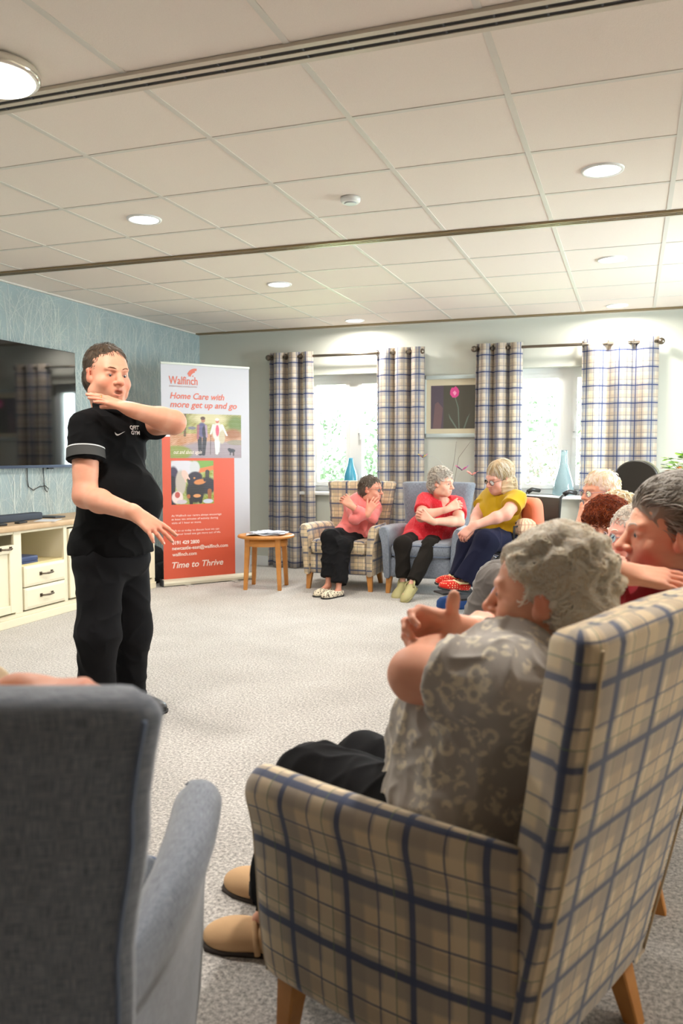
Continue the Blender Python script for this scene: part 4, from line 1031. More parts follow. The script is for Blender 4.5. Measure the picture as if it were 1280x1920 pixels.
def hair_locks(parent,name,c,M,s,mats,spec,seed=1):
    """spec: n, r (ellipsoid radii of the hair mass), ctr, keep(x,y,z)->bool in head units, length, curl, droop, width"""
    rnd=random.Random(seed); b=MB(); T=lambda q: V3(c)+M@(np.array(q)*s)
    cx,cy,cz=spec['ctr']; rx,ry,rz=spec['r']; cnt=0; tries=0
    while cnt<spec['n'] and tries<spec['n']*20:
        tries+=1
        v=Vector((rnd.gauss(0,1),rnd.gauss(0,1),rnd.gauss(0,1))).normalized()
        p=Vector((cx+v.x*rx,cy+v.y*ry,cz+v.z*rz))
        if not spec['keep'](p.x,p.y,p.z): continue
        cnt+=1
        tf=spec.get('tuft',0); tn=lambda a: tf*(math.sin(a.x*95+2*math.sin(a.z*70))*math.sin(a.y*80+1.5*math.sin(a.x*60))+.5*math.sin(a.z*120+a.y*60))
        p=Vector((cx,cy,cz))+(p-Vector((cx,cy,cz)))*(1+tn(p))
        nn=Vector((v.x/rx,v.y/ry,v.z/rz)).normalized()
        flow=Vector(spec['flow'](p.x,p.y,p.z)); flow=(flow-nn*flow.dot(nn)); 
        if flow.length<.01: flow=nn.orthogonal()
        flow.normalize()
        j=spec.get('jit',.6); rr=Vector((rnd.gauss(0,j),rnd.gauss(0,j),rnd.gauss(0,j))); flow=(flow+rr-nn*rr.dot(nn)); flow.normalize()
        side=nn.cross(flow); L=spec['len']*rnd.uniform(.6,1.35); cu=spec['curl']*rnd.uniform(.4,1.4)*rnd.choice((-1,1)); w=spec['w']*rnd.uniform(.5,1.3)
        pts=[]; rad=[]; m=spec.get('seg',6); q=p+nn*(rnd.uniform(-.004,.004)); dirv=flow.copy()
        lift=spec.get('lift',.004)
        for i in range(m+1):
            t=i/m
            pts.append(T((q.x,q.y,q.z))); rad.append(max(w*math.sin(PI*(.12+.80*t))*s,.0002))
            # curl turns the direction within the surface and rolls it up and back
            dirv=(dirv+side*cu*.5+nn*lift/spec['len']*(1.2-2.4*t)+Vector(spec.get('grav',(0,0,0)))*.3).normalized()
            side=nn.cross(dirv).normalized(); q=q+dirv*(L/m)
            # keep on the mass
            e=Vector(((q.x-cx)/rx,(q.y-cy)/ry,(q.z-cz)/rz)); l=e.length
            lt=1+tn(q)
            if l<lt*.97 and not spec.get('free'): e=e/l*.97*lt; q=Vector((cx+e.x*rx,cy+e.y*ry,cz+e.z*rz))
            if l>lt*spec.get('out',1.07): e=e/l*lt*spec.get('out',1.07); q=Vector((cx+e.x*rx,cy+e.y*ry,cz+e.z*rz)); dirv=(dirv-nn*max(0,dirv.dot(nn))).normalized() if dirv.length>1e-6 else dirv
            if l>1e-6 and not spec.get('free'): nn=Vector((e.x/rx,e.y/ry,e.z/rz)).normalized()
        b.tube(pts,rad,4,mi=rnd.randrange(len(mats)),caps=False)
    return b.build(name,mats,parent)
def hair_mat(name,col,rough=.45):
    m=mat(name,col,rough,spec=.35,sheen=.2,bump=(160,.5,.002)); nt,b=nodes_of(m)
    out=nt.nodes['Material Output']; tr=nt.nodes.new('ShaderNodeBsdfTranslucent'); tr.inputs[0].default_value=col; mx=nt.nodes.new('ShaderNodeMixShader'); mx.inputs[0].default_value=.6
    nt.links.new(b.outputs[0],mx.inputs[1]); nt.links.new(tr.outputs[0],mx.inputs[2]); nt.links.new(mx.outputs[0],out.inputs[0]); return m
def toward(a,b,L): a=V3(a); b=V3(b); return a+nrm(b-a)*L
def person(key,label,o):
    j={k:V3(v) for k,v in J[key].items()}; h=o.get('h',.005); fem=o.get('fem',True)
    W=o.get('w',1.0); Dp=o.get('d',1.0); aw=o.get('arm',1.0)
    allp=np.array([v for k,v in j.items() if k not in('hf','hu','hR','hL','nR','nL')])
    lo=allp.min(0)-.26; hi=allp.max(0)+.26; lo[2]=max(lo[2],-.03)
    up=nrm(j['N']-j['P']); rt_=nrm(j['SR']-j['SL']); fw_=nrm(np.cross(up,rt_)); TM=np.stack([nrm(np.cross(fw_,up)),fw_,up],1)
    pr=nrm(j['HR']-j['HL']); pf=nrm(np.cross(V3((0,0,1)),pr)); PM=np.stack([pr,pf,np.cross(pr,pf)],1)
    HM=frame(j['hf'],j['hu']); hc=j['head']; hs=o.get('hs',1.0)
    shw=np.linalg.norm(j['SR']-j['SL'])/2
    def torso(S,m,k=.05):
        P,C,N=j['P'],j['C'],j['N']; mid=(P+C)/2
        S.ell(P,np.array((.165*W,.125*Dp,.12))+m,PM,k)
        S.ell(mid+TM@np.array((0,o.get('belly',.02),-.0)),np.array((.150*W,.118*Dp+o.get('belly',.02)*.5,.15+o.get('bz',0)))+m,TM,k)
        S.ell(C,np.array((.148*W,.108*Dp,.15))+m,TM,k)
        S.ell(C+TM@np.array((0,-.01,.08)),np.array((shw*.95,.085*Dp,.085))+m,TM,k)
        S.cap(j['SR']*.9+j['SL']*.1,j['SL']*.9+j['SR']*.1,.052+m,None,k)
        S.cap(N-up*.03,toward(j['SR'],j['SL'],.03),.048+m,.046+m,k*.8); S.cap(N-up*.03,toward(j['SL'],j['SR'],.03),.048+m,.046+m,k*.8)
        if fem:
            for e in (-1,1): S.ell(C+TM@np.array((e*.072*W,.075*Dp,o.get('bust',-.02))),np.array((.065,.062*o.get('bustd',1),.062))+m*.6,TM,.03)
    def arm(S,s,m,upto=1.0,fore=0.0,loose=0.0,k=.025):
        a,e,w=j['S'+s],j['E'+s],j['W'+s]; r0=(.052 if fem else .060)*aw; r1=(.043 if fem else .050)*aw; r2=(.040 if fem else .048)*aw; r3=.025 if fem else .030
        q=a+(e-a)*upto; S.cap(a,q,r0+m,(r0+(r1-r0)*upto)+m+loose,k)
        if upto>=1:
            if fore>=1: 
                mid=e+(w-e)*.3; S.cap(e,mid,r2+m,r2+m-.001,k); S.cap(mid,w,r2+m-.001,r3+m,k)
            elif fore>0: S.cap(e,e+(w-e)*fore,r2+m,r2+(r3-r2)*fore+m+loose,k)
    def legs(S,m,k=.03,cut=None,loose=0):
        for s in 'RL':
            a,b,c=j['H'+s],j['K'+s],j['A'+s]; lw=o.get('leg',1.0)
            S.cap(a,b,.088*lw+m,.060*lw+m+loose,k); 
            if cut is None: S.cap(b,b+(c-b)*.35,.058*lw+m,.054*lw+m,k); S.cap(b+(c-b)*.35,c,.054*lw+m,.034+m,k)
            else: S.cap(b,b+(c-b)*cut,.062*lw+m+loose,.062*lw*o.get('hemk',.9)+m+loose,k)
    # ------------------------------ skin
    S=SDF(lo,hi,h); torso(S,-.012); legs(S,-.012)
    tips=[]
    for s in 'RL':
        arm(S,s,0,1,1)
        if o.get('hand'+s,True):
            hp=o.get('pose'+s,{}); side=o.get('side'+s,1 if s=='L' else -1)
            tips+=hand_prims(S,toward(j['W'+s],j['W'+s]+j['h'+s],.012),j['h'+s],j['n'+s],side,o.get('hsz',.98 if fem else 1.06),**hp)
        t=j['T'+s]; a=j['A'+s]; fd=nrm((t-a)*np.array((1,1,0))); 
        S.cap(a-V3((0,0,.02)),a+(t-a)*.6-V3((0,0,.008)),.029,.016,.02)
    nb=hc+HM@(np.array((0,-.030,-.070))*hs); nr=(.050 if fem else .064)*o.get('neck',1)
    S.cap(j['N']-up*.03,nb,nr*1.08,nr,.03)
    if o.get('old'):
        for e in (-1,1): S.cap(j['N']+TM@np.array((e*.02,.045,.0)),hc+HM@(np.array((e*.045,.0,-.085))*hs),.012,.010,.02)
    head_prims(S,hc,HM,hs,o)
    base=o.get('skin',srgb(214,160,134)); root=V3((float(j['P'][0]),float(j['P'][1]),0))
    cols=head_colors(hc,HM,hs,o)
    for s in 'RL':
        cols.append((j['W'+s]+j['h'+s]*.13,.055,o.get('flush',srgb(206,112,92)),.30)); cols.append((j['E'+s],.05,o.get('flush',srgb(206,112,92)),.28))
    body=link_sdf('person',S,M_skin,None,colors=cols,base=base,smooth_it=o.get('sm',1),off=root,folds=[(.0006,9,5,False)])
    body.location=root; tag(body,label,'person')
    kids=[]
    class Par: pass
    pre=set(D.objects)
    if o.get('nails') : nails(None,tips)
    eyes(None,hc,HM,hs,o.get('look',(0,0)))
    if o.get('browm'): brows(None,hc,HM,hs,o['browm'],o.get('browt',.0026))
    if o.get('glasses'): glasses(None,hc,HM,hs,o['glasses'],**o.get('gk',{}))
    # ------------------------------ top
    t=o['top']; m=t.get('m',.010); hh=max(h,.0045)
    S=SDF(lo,hi,hh); torso(S,m,.055)
    hem=t.get('hem',.10)
    S.cap(j['P']+TM[:,2]*.06,j['P']-TM[:,2]*0,.13*W+m,.14*W+m,.05)
    if t.get('lap'): # cloth spread over the lap
        for s in 'RL': S.cap(j['H'+s],j['H'+s]+(j['K'+s]-j['H'+s])*t['lap'],.098+m,.092+m,.04)
    S.plane(j['P']-PM[:,2]*hem+0*up,-V3((0,0,1)) if not t.get('hemn') else -V3(t['hemn']),region=(j['P']-V3((0,0,.16)),.36))
    ls=t.get('sleeve',.55); body_g=S.g
    for s in 'RL':
        lo_=t.get('loose',.006); S.g=np.full(S.n,.5,np.float32)
        if ls<=1:
            arm(S,s,m,ls+.04,0,lo_); q=j['S'+s]+(j['E'+s]-j['S'+s])*ls; n=nrm(j['E'+s]-j['S'+s]); S.plane(q,n,region=(q+n*.045,.11*aw))
        else:
            f=ls-1; arm(S,s,m,1,f+.05 if f<1 else 1,lo_); q=j['E'+s]+(j['W'+s]-j['E'+s])*f; n=nrm(j['W'+s]-j['E'+s]); S.plane(q,n,region=(q+n*.03,.058*aw))
        kk=.022; g=S.g; tt=np.clip(.5+.5*(body_g-g)/kk,0,1); body_g=body_g*(1-tt)+g*tt-kk*tt*(1-tt)
    S.g=body_g
    nk=t.get('neck',(.062,.066,.05)); S.ell(j['N']+TM@np.array(t.get('neckc',(0,.030,.040))),nk,TM,.006,'sub')
    if t.get('vee'): 
        for e in (0,): S.cap(j['N']+TM@np.array((0,.055,.03)),j['N']+TM@np.array((0,.115*Dp+t.get('veef',0),-t['vee'])),.040,.008,.004,'sub')
    S.cap(j['N']-up*.02,nb,nr*1.08+.002,nr+.002,.004,'sub')
    top=link_sdf(t.get('name','shirt'),S,t['mat'],None,folds=t.get('folds',[(.0035,2.8,11,True),(.0012,7,12,False)]),smooth_it=4)
    if t.get('collar'):
        b=MB(); n=28; ring=[]
        for i in range(n+1):
            a=PI*.5+.22+(2*PI-.44)*i/n
            p=j['N']+TM@np.array((nr*1.22*math.cos(a),.020+nr*1.28*math.sin(a),.012+.022*(-math.sin(a))))
            ring.append(p)
        secs=[]
        for i,p in enumerate(ring):
            out_=nrm((p-j['N'])-up*((p-j['N'])@up)); secs.append([p-out_*.003-up*.024,p+out_*.010-up*.022,p+out_*.012-up*.006,p+out_*.006+up*.014,p+out_*.0+up*.018,p-out_*.003+up*.010])
        b.loft(secs); b.build('collar',t['mat'],top)
    # ------------------------------ trousers
    q=o['legs']; S=SDF(lo,hi,max(hh,.005)); S.ell(j['P']-V3((0,0,.03)),np.array((.165*W,.125*Dp,.12))+.006,PM,.05)
    legs(S,.006,.04,q.get('cut',.86),q.get('loose',.006))
    for s in 'RL':
        b_,c_=j['K'+s],j['A'+s]; e=b_+(c_-b_)*(q.get('cut',.86)-.06); n=nrm(c_-b_); S.plane(e,n,region=(e+n*.06,.085))
    S.plane(j['P']+up*.09,up,region=(j['P']+up*.2,.26))
    link_sdf('trousers',S,q['mat'],None,folds=q.get('folds',[(.006,2.6,21,True),(.003,6,22,True)]),smooth_it=4)
    # ------------------------------ shoes
    sh=o['shoes']
    for s in 'RL':
        t_,a_=j['T'+s],j['A'+s]; fd=t_-a_; 
        up_=V3(sh.get('up'+s,(0,0,1))); dn=sh.get('drop',.055)
        f=nrm(fd+up_*(-(fd@up_)*(1 if not sh.get('tilt') else 0))); up_=nrm(up_-f*(up_@f)); M=np.stack([np.cross(f,up_),f,up_],1)
        Lf=sh.get('len',.24); base_=a_-up_*dn
        if not sh.get('tilt'): base_=np.array((a_[0],a_[1],max(a_[2]-dn,0.0)))
        if sh.get('ground'): base_[2]=0.0
        o_=base_-f*.05
        U=lambda x,y,z: o_+M@np.array((x,y,z))
        S2=SDF(o_-.32,o_+.36,.004 if h<=.0045 else .005); wd=sh.get('wd',1.0)
        S2.ell(U(0,.045,.035),(.036*wd,.050,.045),M,.03); S2.ell(U(0,Lf*.55,.030),(.042*wd,.075,.036),M,.04); S2.ell(U(0,Lf-.055,.022),(.043*wd,.058,.030),M,.03)
        S2.plane(U(0,0,0),-up_)
        # opening
        if not sh.get('clog'): S2.ell(U(0,.045,.085),(.030,.050,.045),M,.01,'sub')
        if sh.get('open'): S2.ell(U(0,.06,.080),(.034,.080,.050),M,.01,'sub')
        if sh.get('clog'): S2.ell(U(0,-.01,.055),(.05,.045,.045),M,.01,'sub')
        ob=link_sdf('shoe',S2,sh['mat'],None,smooth_it=2)
        so=MB(); 
        ol=[(x*wd,y) for x,y in ((0,-.008),(.022,.0),(.034,.03),(.033,.08),(.040,Lf*.6),(.044,Lf*.75),(.036,Lf-.015),(.012,Lf+.004),(-.012,Lf+.004),(-.036,Lf-.015),(-.044,Lf*.75),(-.040,Lf*.6),(-.033,.08),(-.034,.03),(-.022,0))]
        so.loft([[U(x*1.03,y,z) for x,y in ol] for z in (-.0,.012)]); so.build('sole',sh['sole'],ob)
        if sh.get('extra'): sh['extra'](ob,U,M,s)
    # ------------------------------ hair
    if o.get('hair'): o['hair'](None,hc,HM,hs,o)
    if o.get('extra'): o['extra'](j,TM,HM,hc,hs,top)
    new=[x for x in D.objects if x not in pre]
    T=Matrix.Translation(-Vector(root))
    for x in new:
        if x.parent is None and x is not body: x.parent=body; x.matrix_parent_inverse=T
    return body
def hair_shell(c,M,s,prims,subs,m,h=.004,folds=None,name='hair'):
    S=SDF(V3(c)-.26*s,V3(c)+.26*s,h); T=lambda p: V3(c)+M@(np.array(p)*s)
    for p,r in prims: S.ell(T(p),np.array(r)*s,M,.02)
    for p,r in subs: S.ell(T(p),np.array(r)*s,M,.008,'sub')
    return link_sdf(name,S,m,None,folds=folds,smooth_it=2)

# ---------------------------------------------------------------- fabrics for clothes
def cloth(name,c,rough=.85,bump=(220,.25,.001),**k): return mat(name,c,rough,spec=.15 if sum(c[:3])>.1 else .08,sheen=.25 if sum(c[:3])>.1 else .02,bump=bump,**k)
def spotted(name,base,spot,scale,thr,metric='EUCLIDEAN',soft=.02,third=None,rnd=1.0):
    m=cloth(name,base); nt,b=nodes_of(m); L=nt.links.new
    tc=nt.nodes.new('ShaderNodeTexCoord'); v=nt.nodes.new('ShaderNodeTexVoronoi'); v.inputs['Scale'].default_value=scale; v.inputs['Randomness'].default_value=rnd
    L(tc.outputs['Object'],v.inputs['Vector'])
    mr=nt.nodes.new('ShaderNodeMapRange'); mr.inputs[1].default_value=thr-soft; mr.inputs[2].default_value=thr+soft; mr.inputs[3].default_value=1; mr.inputs[4].default_value=0; L(v.outputs['Distance'],mr.inputs[0])
    fac=mr.outputs[0]
    if third:   # ring motifs: hollow centre
        m2=nt.nodes.new('ShaderNodeMapRange'); m2.inputs[1].default_value=thr*third-soft; m2.inputs[2].default_value=thr*third+soft; L(v.outputs['Distance'],m2.inputs[0])
        fac=math_node(nt,'MULTIPLY',fac,m2.outputs[0])
        n=nt.nodes.new('ShaderNodeTexNoise'); n.inputs['Scale'].default_value=scale*2.2; L(tc.outputs['Object'],n.inputs['Vector'])
        m3=nt.nodes.new('ShaderNodeMapRange'); m3.inputs[1].default_value=.42; m3.inputs[2].default_value=.52; L(n.outputs['Fac'],m3.inputs[0]); fac=math_node(nt,'MULTIPLY',fac,m3.outputs[0])
    L(mixc(nt,fac,base,spot),b.inputs['Base Color']); return m
C_black=cloth('black_jersey',srgb(16,16,17)); C_blacktr=cloth('black_trousers',srgb(26,26,28)); C_char=cloth('charcoal_trousers',srgb(40,42,48)); C_brownblack=cloth('brown_black_trousers',srgb(36,33,30))
C_navy=cloth('navy_trousers',srgb(30,32,52)); C_pink=cloth('coral_pink_jersey',srgb(230,126,122)); C_red=spotted('red_dotted_jersey',srgb(206,40,52),srgb(232,120,120),90,.20)
C_mustard=cloth('mustard_jersey',srgb(190,152,18)); C_grey=spotted('grey_leopard_tee',srgb(168,162,155),srgb(214,205,184),30,.46,third=.45,soft=.06)
C_maroon=cloth('dark_red_knit',srgb(140,18,32),bump=(420,.8,.002)); C_greytr=cloth('grey_trousers',srgb(104,98,94)); C_jean=cloth('blue_denim',srgb(50,84,132))
C_coral=cloth('coral_jersey',srgb(242,140,116)); C_lilac=cloth('pink_lilac_top',srgb(196,128,150)); C_cream=cloth('cream_cardigan',srgb(222,206,176)); C_stripe=cloth('pale_blouse',srgb(206,196,176))
S_black=mat('black_leather',srgb(24,24,26),.4); S_sole=mat('dark_sole',srgb(30,30,30),.6); S_croc=mat('khaki_foam',srgb(176,168,118),.6); S_crocsole=mat('khaki_sole',srgb(160,152,106),.7)
S_leo=spotted('leopard_slipper',srgb(226,214,190),srgb(50,40,34),62,.36,soft=.05); S_polka=spotted('red_polka_slipper',srgb(200,40,30),srgb(244,232,180),70,.25,soft=.03,rnd=.15)
S_tan=mat('tan_suede',srgb(198,160,118),.85,bump=(300,.3,.001)); S_tansole=mat('cork_sole',srgb(60,50,44),.7)
H_white=hair_mat('white_hair',srgb(255,251,242)); H_white2=hair_mat('ivory_hair',srgb(246,236,220)); H_grey=hair_mat('grey_hair',srgb(192,184,172)); H_grey2=hair_mat('mid_grey_hair',srgb(128,118,106)); H_brown=hair_mat('brown_grey_hair',srgb(124,106,86)); H_dk=hair_mat('dark_grey_hair',srgb(84,76,66))
H_blond=hair_mat('white_blond_hair',srgb(236,222,190)); H_blond2=hair_mat('pale_blond_hair',srgb(214,194,150)); H_aub=hair_mat('auburn_hair',srgb(168,76,30)); H_aub2=hair_mat('dark_auburn_hair',srgb(116,50,22)); H_silver=hair_mat('silver_hair',srgb(224,220,214))
G_wire=mat('spectacle_wire',srgb(120,110,96),.25,metal=.9); G_dark=mat('dark_spectacle_frame',srgb(56,44,48),.3); G_clear=mat('pale_spectacle_frame',srgb(170,150,160),.2)

KEEP_SHORT=lambda x,y,z: (z>-.055 or y<-.03) and not (y>.045 and z<.062) and not (abs(x)>.06 and y>-.03 and z<.028 and y<.10) and not (z<-.095)
def short_hair(mats,n=700,vol=0.0,length=.035,curl=.0,w=.0022,jit=.35,hairline=.062,shellfolds=None,seed=1,back=-.09,face=True):
    def f(par,c,M,s,o):
        v=vol
        hs=hair_shell(c,M,s,[((0,-.020,.040),(.078+v,.099+v,.087+v)),((0,-.045,-.01),(.074+v*.8,.070+v,.075))],
          [((0,.105,-.015),(.090,.082,hairline+.012)),((0,.05,-.13),(.12,.11,.080)),((.092,.028,-.030),(.042,.040,.050)),((-.092,.028,-.030),(.042,.040,.050)),((0,-.05,-.145),(.10,.09,.055))],mats[0],.0045 if s else .004,folds=shellfolds or [(.002,14,3,True)])
        keep=lambda x,y,z: not(y>.035 and z<hairline) and z>back and not(abs(x)>.055 and y>-.028 and z<.030) and not (y>-.02 and z<-.02)
        hair_locks(hs,'hair_locks',c,M,s,mats,dict(n=n,r=(.079+v,.100+v,.088+v),ctr=(0,-.021,.040),keep=keep,len=length,curl=curl,w=w,jit=jit,lift=.002,seg=5,
            flow=lambda x,y,z:(x*4,.25 if z>.06 else -.4,-.8+z*4)),seed)
        if back>-.2:
            hair_locks(hs,'nape_locks',c,M,s,mats,dict(n=n//3,r=(.075+v*.8,.071+v,.078),ctr=(0,-.046,-.012),keep=lambda x,y,z: y<-.05 and z<.03 and z>back,len=length,curl=curl,w=w,jit=jit,lift=.002,seg=5,flow=lambda x,y,z:(0,-.2,-1)),seed+5)
    return f
def curly_hair(mats,n=1200,vol=.022,length=.05,curl=.9,w=.0045,seed=2,hairline=.060,jit=.9,back=-.11,top=.0,lift=.012,tuft=.03,out=1.08):
    def f(par,c,M,s,o):
        v=vol
        hs=hair_shell(c,M,s,[((0,-.022,.044+top),(.080+v,.100+v,.088+v)),((0,-.052,-.02),(.078+v*.9,.070+v,.082))],
          [((0,.112,-.022),(.086,.082,hairline+.022)),((0,.055,-.14),(.13,.105,.085)),((.100,.026,-.034),(.040,.036,.046)),((-.100,.026,-.034),(.040,.036,.046)),((0,-.03,-.17),(.12,.12,.070))],mats[0],.004,folds=[(.006,11,3,True),(.003,22,4,True)])
        hair_locks(hs,'curls',c,M,s,mats,dict(n=n,r=(.081+v,.101+v,.089+v),ctr=(0,-.022,.044+top),keep=lambda x,y,z: not(y>.035 and z<hairline) and z>-.06 and not(abs(x)>.05 and y>-.022 and z<.018) and not (y>-.01 and z<-.01),
            len=length,curl=curl,w=w,jit=jit,lift=lift,seg=8,tuft=tuft,out=out,flow=lambda x,y,z:(x*5,.3 if z>.07 else -.3,-.6)),seed)
        hair_locks(hs,'nape_curls',c,M,s,mats,dict(n=n//2,r=(.079+v*.9,.071+v,.083),ctr=(0,-.052,-.02),keep=lambda x,y,z: y<-.045 and z<.04 and z>back,
            len=length,curl=curl,w=w,jit=jit*.8,lift=lift*.7,seg=8,tuft=tuft*.7,out=out,flow=lambda x,y,z:(x*3,-.2,-1)),seed+9)
    return f
# ---------------------------------------------------------------- the people
def txt(body,parent,m,place,size,align='LEFT',shear=0.0,off=0.0,ext=.0004,name='lettering',bold=0.0,spacing=1.0):
    c=D.curves.new('t','FONT'); c.body=body; c.size=size; c.align_x=align; c.shear=shear; c.extrude=ext; c.offset=bold; c.space_character=spacing; c.resolution_u=3
    o=D.objects.new('t',c); COL.objects.link(o); bpy.context.view_layer.update()
    me=D.meshes.new_from_object(o.evaluated_get(bpy.context.evaluated_depsgraph_get())); D.objects.remove(o); D.curves.remove(c)
    me.materials.clear(); me.materials.append(m)
    q=D.objects.new(name,me); COL.objects.link(q); me.transform(place)
    if parent is not None: q.parent=parent
    me.name=name; return q
M_whitep=mat('white_print',srgb(232,232,230),.6)
def man_extra(j,TM,HM,hc,hs,top):
    # curved badge and swoosh lie on the chest: project flat outlines onto the shirt surface
    from mathutils.bvhtree import BVHTree
    me=top.data; bv=BVHTree.FromPolygons([v.co[:] for v in me.vertices],[p.vertices[:] for p in me.polygons])
    C=j['C']
    def drape(o,org,xd,yd,nd):
        """mesh in its own xy plane is laid on the shirt, cast along -nd"""
        mm=o.data; h0=bv.ray_cast(Vector(V3(org)+nd*.20),Vector(-nd),.6); c0=V3(h0[0])@nd if h0[0] is not None else V3(org)@nd+.13
        for v in mm.vertices:
            p=V3(org)+xd*v.co.x+yd*v.co.y+nd*.20
            hit=bv.ray_cast(Vector(p),Vector(-nd),.6)
            dd=V3(hit[0])@nd if hit[0] is not None else c0
            dd=c0+max(-.001,min(.001,dd-c0)) if mm.name.startswith('badge') else dd
            q=p+nd*(dd-p@nd); v.co=Vector(q+nd*.0042)
        mm.update(); o.parent=top
    nd=nrm(TM@np.array((.12,1,.05))); xd=nrm(np.cross(V3((0,0,1)),nd)); yd=np.cross(nd,xd)
    # swoosh on his right breast
    b=MB(); pts=[(-.0245,.006),(-.0225,-.004),(-.016,-.0095),(-.006,-.008),(.030,.010),(-.004,-.0025),(-.012,-.0035),(-.0175,.0)]
    k=len(b.v); b.v+=[(x,y,0) for x,y in pts]
    for t_ in ((0,1,7),(1,2,7),(2,6,7),(2,3,6),(3,5,6),(3,4,5)): b.face(list(t_))
    drape(b.build('swoosh_emblem',M_whitep),C+TM@np.array((.045,0,.075)),xd,yd,nd)
    o=txt('QFIT',None,M_whitep,Matrix.Identity(4),.0235,'CENTER',ext=0,name='badge_lettering',bold=.0005); drape(o,C+TM@np.array((-.042,0,.098)),xd,yd,nd)
    o=txt('GYM',None,M_whitep,Matrix.Identity(4),.0235,'CENTER',ext=0,name='badge_lettering',bold=.0005); drape(o,C+TM@np.array((-.046,0,.075)),xd,yd,nd)
    # grey sleeve band with a light piping line, wrapped round the near sleeve
    for s in 'R':
        a,e=j['S'+s],j['E'+s]; n=nrm(e-a); L=np.linalg.norm(e-a)
        for nm,t0,t1,m_,ex in (('sleeve_band',.33,.47,mat('sleeve_band_grey',srgb(62,62,60),.8),.0045),('sleeve_piping',.315,.33,M_whitep,.005)):
            b=MB(); secs=[]; u=nrm(np.cross(n,V3((.3,.2,.9)))); w_=np.cross(n,u)
            for t_ in (t0,t1):
                ring=[]
                for i in range(40):
                    an=2*PI*i/40; d=u*math.cos(an)+w_*math.sin(an); p=a+n*(L*t_)
                    hit=bv.ray_cast(Vector(p+d*.16),Vector(-d),.2); r_=np.array(hit[0]) if hit[0] is not None and (V3(hit[0])-p)@d<.088 else p+d*.074
                    ring.append(r_+d*ex)
                ring=[(ring[i-1]+ring[i]+ring[(i+1)%40])/3 for i in range(40)]
                secs.append(ring)
            secs=[secs[0],secs[0]*0+[ (x+y)/2 for x,y in zip(secs[0],secs[1])],secs[1]] 
            b.loft(secs,True,False); b.build(nm,m_,top)
    # wedding ring
    ring=MB(); w=j['WL']; d=nrm(j['hL']); nn=j['nL']; nn=nrm(nn-d*(nn@d)); t=nrm(np.cross(d,nn))*(-1)
    p=toward(w,w+d,.012)+(d*.112+t*-.011)*1.06
    ring.tube([p+(t*math.cos(a)+nn*math.sin(a))*.0098 for a in [2*PI*i/16 for i in range(17)]],.0016,6,caps=False); ring.build('ring',mat('gold',srgb(212,170,90),.25,metal=1.0),top)
H_brow=hair_mat('light_brow',srgb(160,126,98))
def man():
    return person('man','standing man in a black polo shirt with one arm raised to his chin',dict(fem=False,h=.0038,w=1.16,d=1.22,belly=.060,bz=.02,arm=1.0,neck=1.0,hs=1.10,fat=1.16,dchin=True,squint=True,
        mouth=.9,nose=1.12,look=(.05,-.55),skin=srgb(220,158,130),flush=srgb(216,104,84),browm=H_brow,browt=.0022,
        poseR=dict(curl=(.12,.14,.16,.18),spread=.17,thumb=(.45,-.15,.1)),poseL=dict(curl=(.10,.08,.10,.14),spread=.05,thumb=(.35,-.5,.1)),nails=True,
        hair=short_hair([H_brown,H_grey2,H_grey2],n=2600,vol=-.001,length=.015,curl=.08,w=.0009,jit=.18,hairline=.080,back=-.07),
        top=dict(name='polo_shirt',mat=C_black,m=.012,hem=.015,sleeve=.50,loose=.012,collar=True,neck=(.060,.062,.05),vee=.06,veef=.02,folds=[(.004,2.2,31,False),(.0022,5,32,True)]),
        legs=dict(mat=C_blacktr,cut=1.02,loose=.016,folds=[(.008,1.8,41,False),(.003,4.5,42,True)]),leg=1.12,
        shoes=dict(mat=S_black,sole=S_sole,len=.285,ground=True,wd=1.08),extra=man_extra))
man()
def gl(m,**k): return dict(glasses=m,gk=k)
person('pink','woman in a coral pink long-sleeved top hugging herself in the checked armchair',dict(h=.0048,w=.92,d=.9,hs=.98,old=True,arm=.78,leg=.86,skin=srgb(214,150,126),belly=.0,glasses=G_wire,
    poseR=dict(curl=.25,spread=.10,thumb=(.6,.1,.1)),poseL=dict(curl=.5,spread=.05,thumb=(.4,.1,.1)),fem=True,bustd=.6,
    hair=short_hair([H_grey2,H_grey,H_brown],n=500,vol=.005,length=.028,w=.0020,jit=.4),browm=H_grey2,
    top=dict(name='blouse',mat=C_pink,m=.010,hem=.02,sleeve=1.9,loose=.004,vee=.06,lap=.25),legs=dict(mat=C_blacktr,cut=.92,loose=.012),
    shoes=dict(mat=S_leo,sole=S_sole,len=.235,ground=True,open=True)))
def croc_extra(ob,U,M,s):
    b=MB(); b.tube([U(.044,.07,.045),U(.046,.02,.075),U(.0,-.022,.085),U(-.046,.02,.075),U(-.044,.07,.045)],.008,8); b.build('heel_strap',S_croc,ob)
    for x,y in ((-.02,.15),(.0,.16),(.02,.15),(-.01,.175),(.012,.175),(0,.14)):
        MB().ell(U(x,y,.057-abs(x)*.3-(y-.14)*.25),(.004,.004,.004),8,6).build('vent_hole',S_sole,ob)
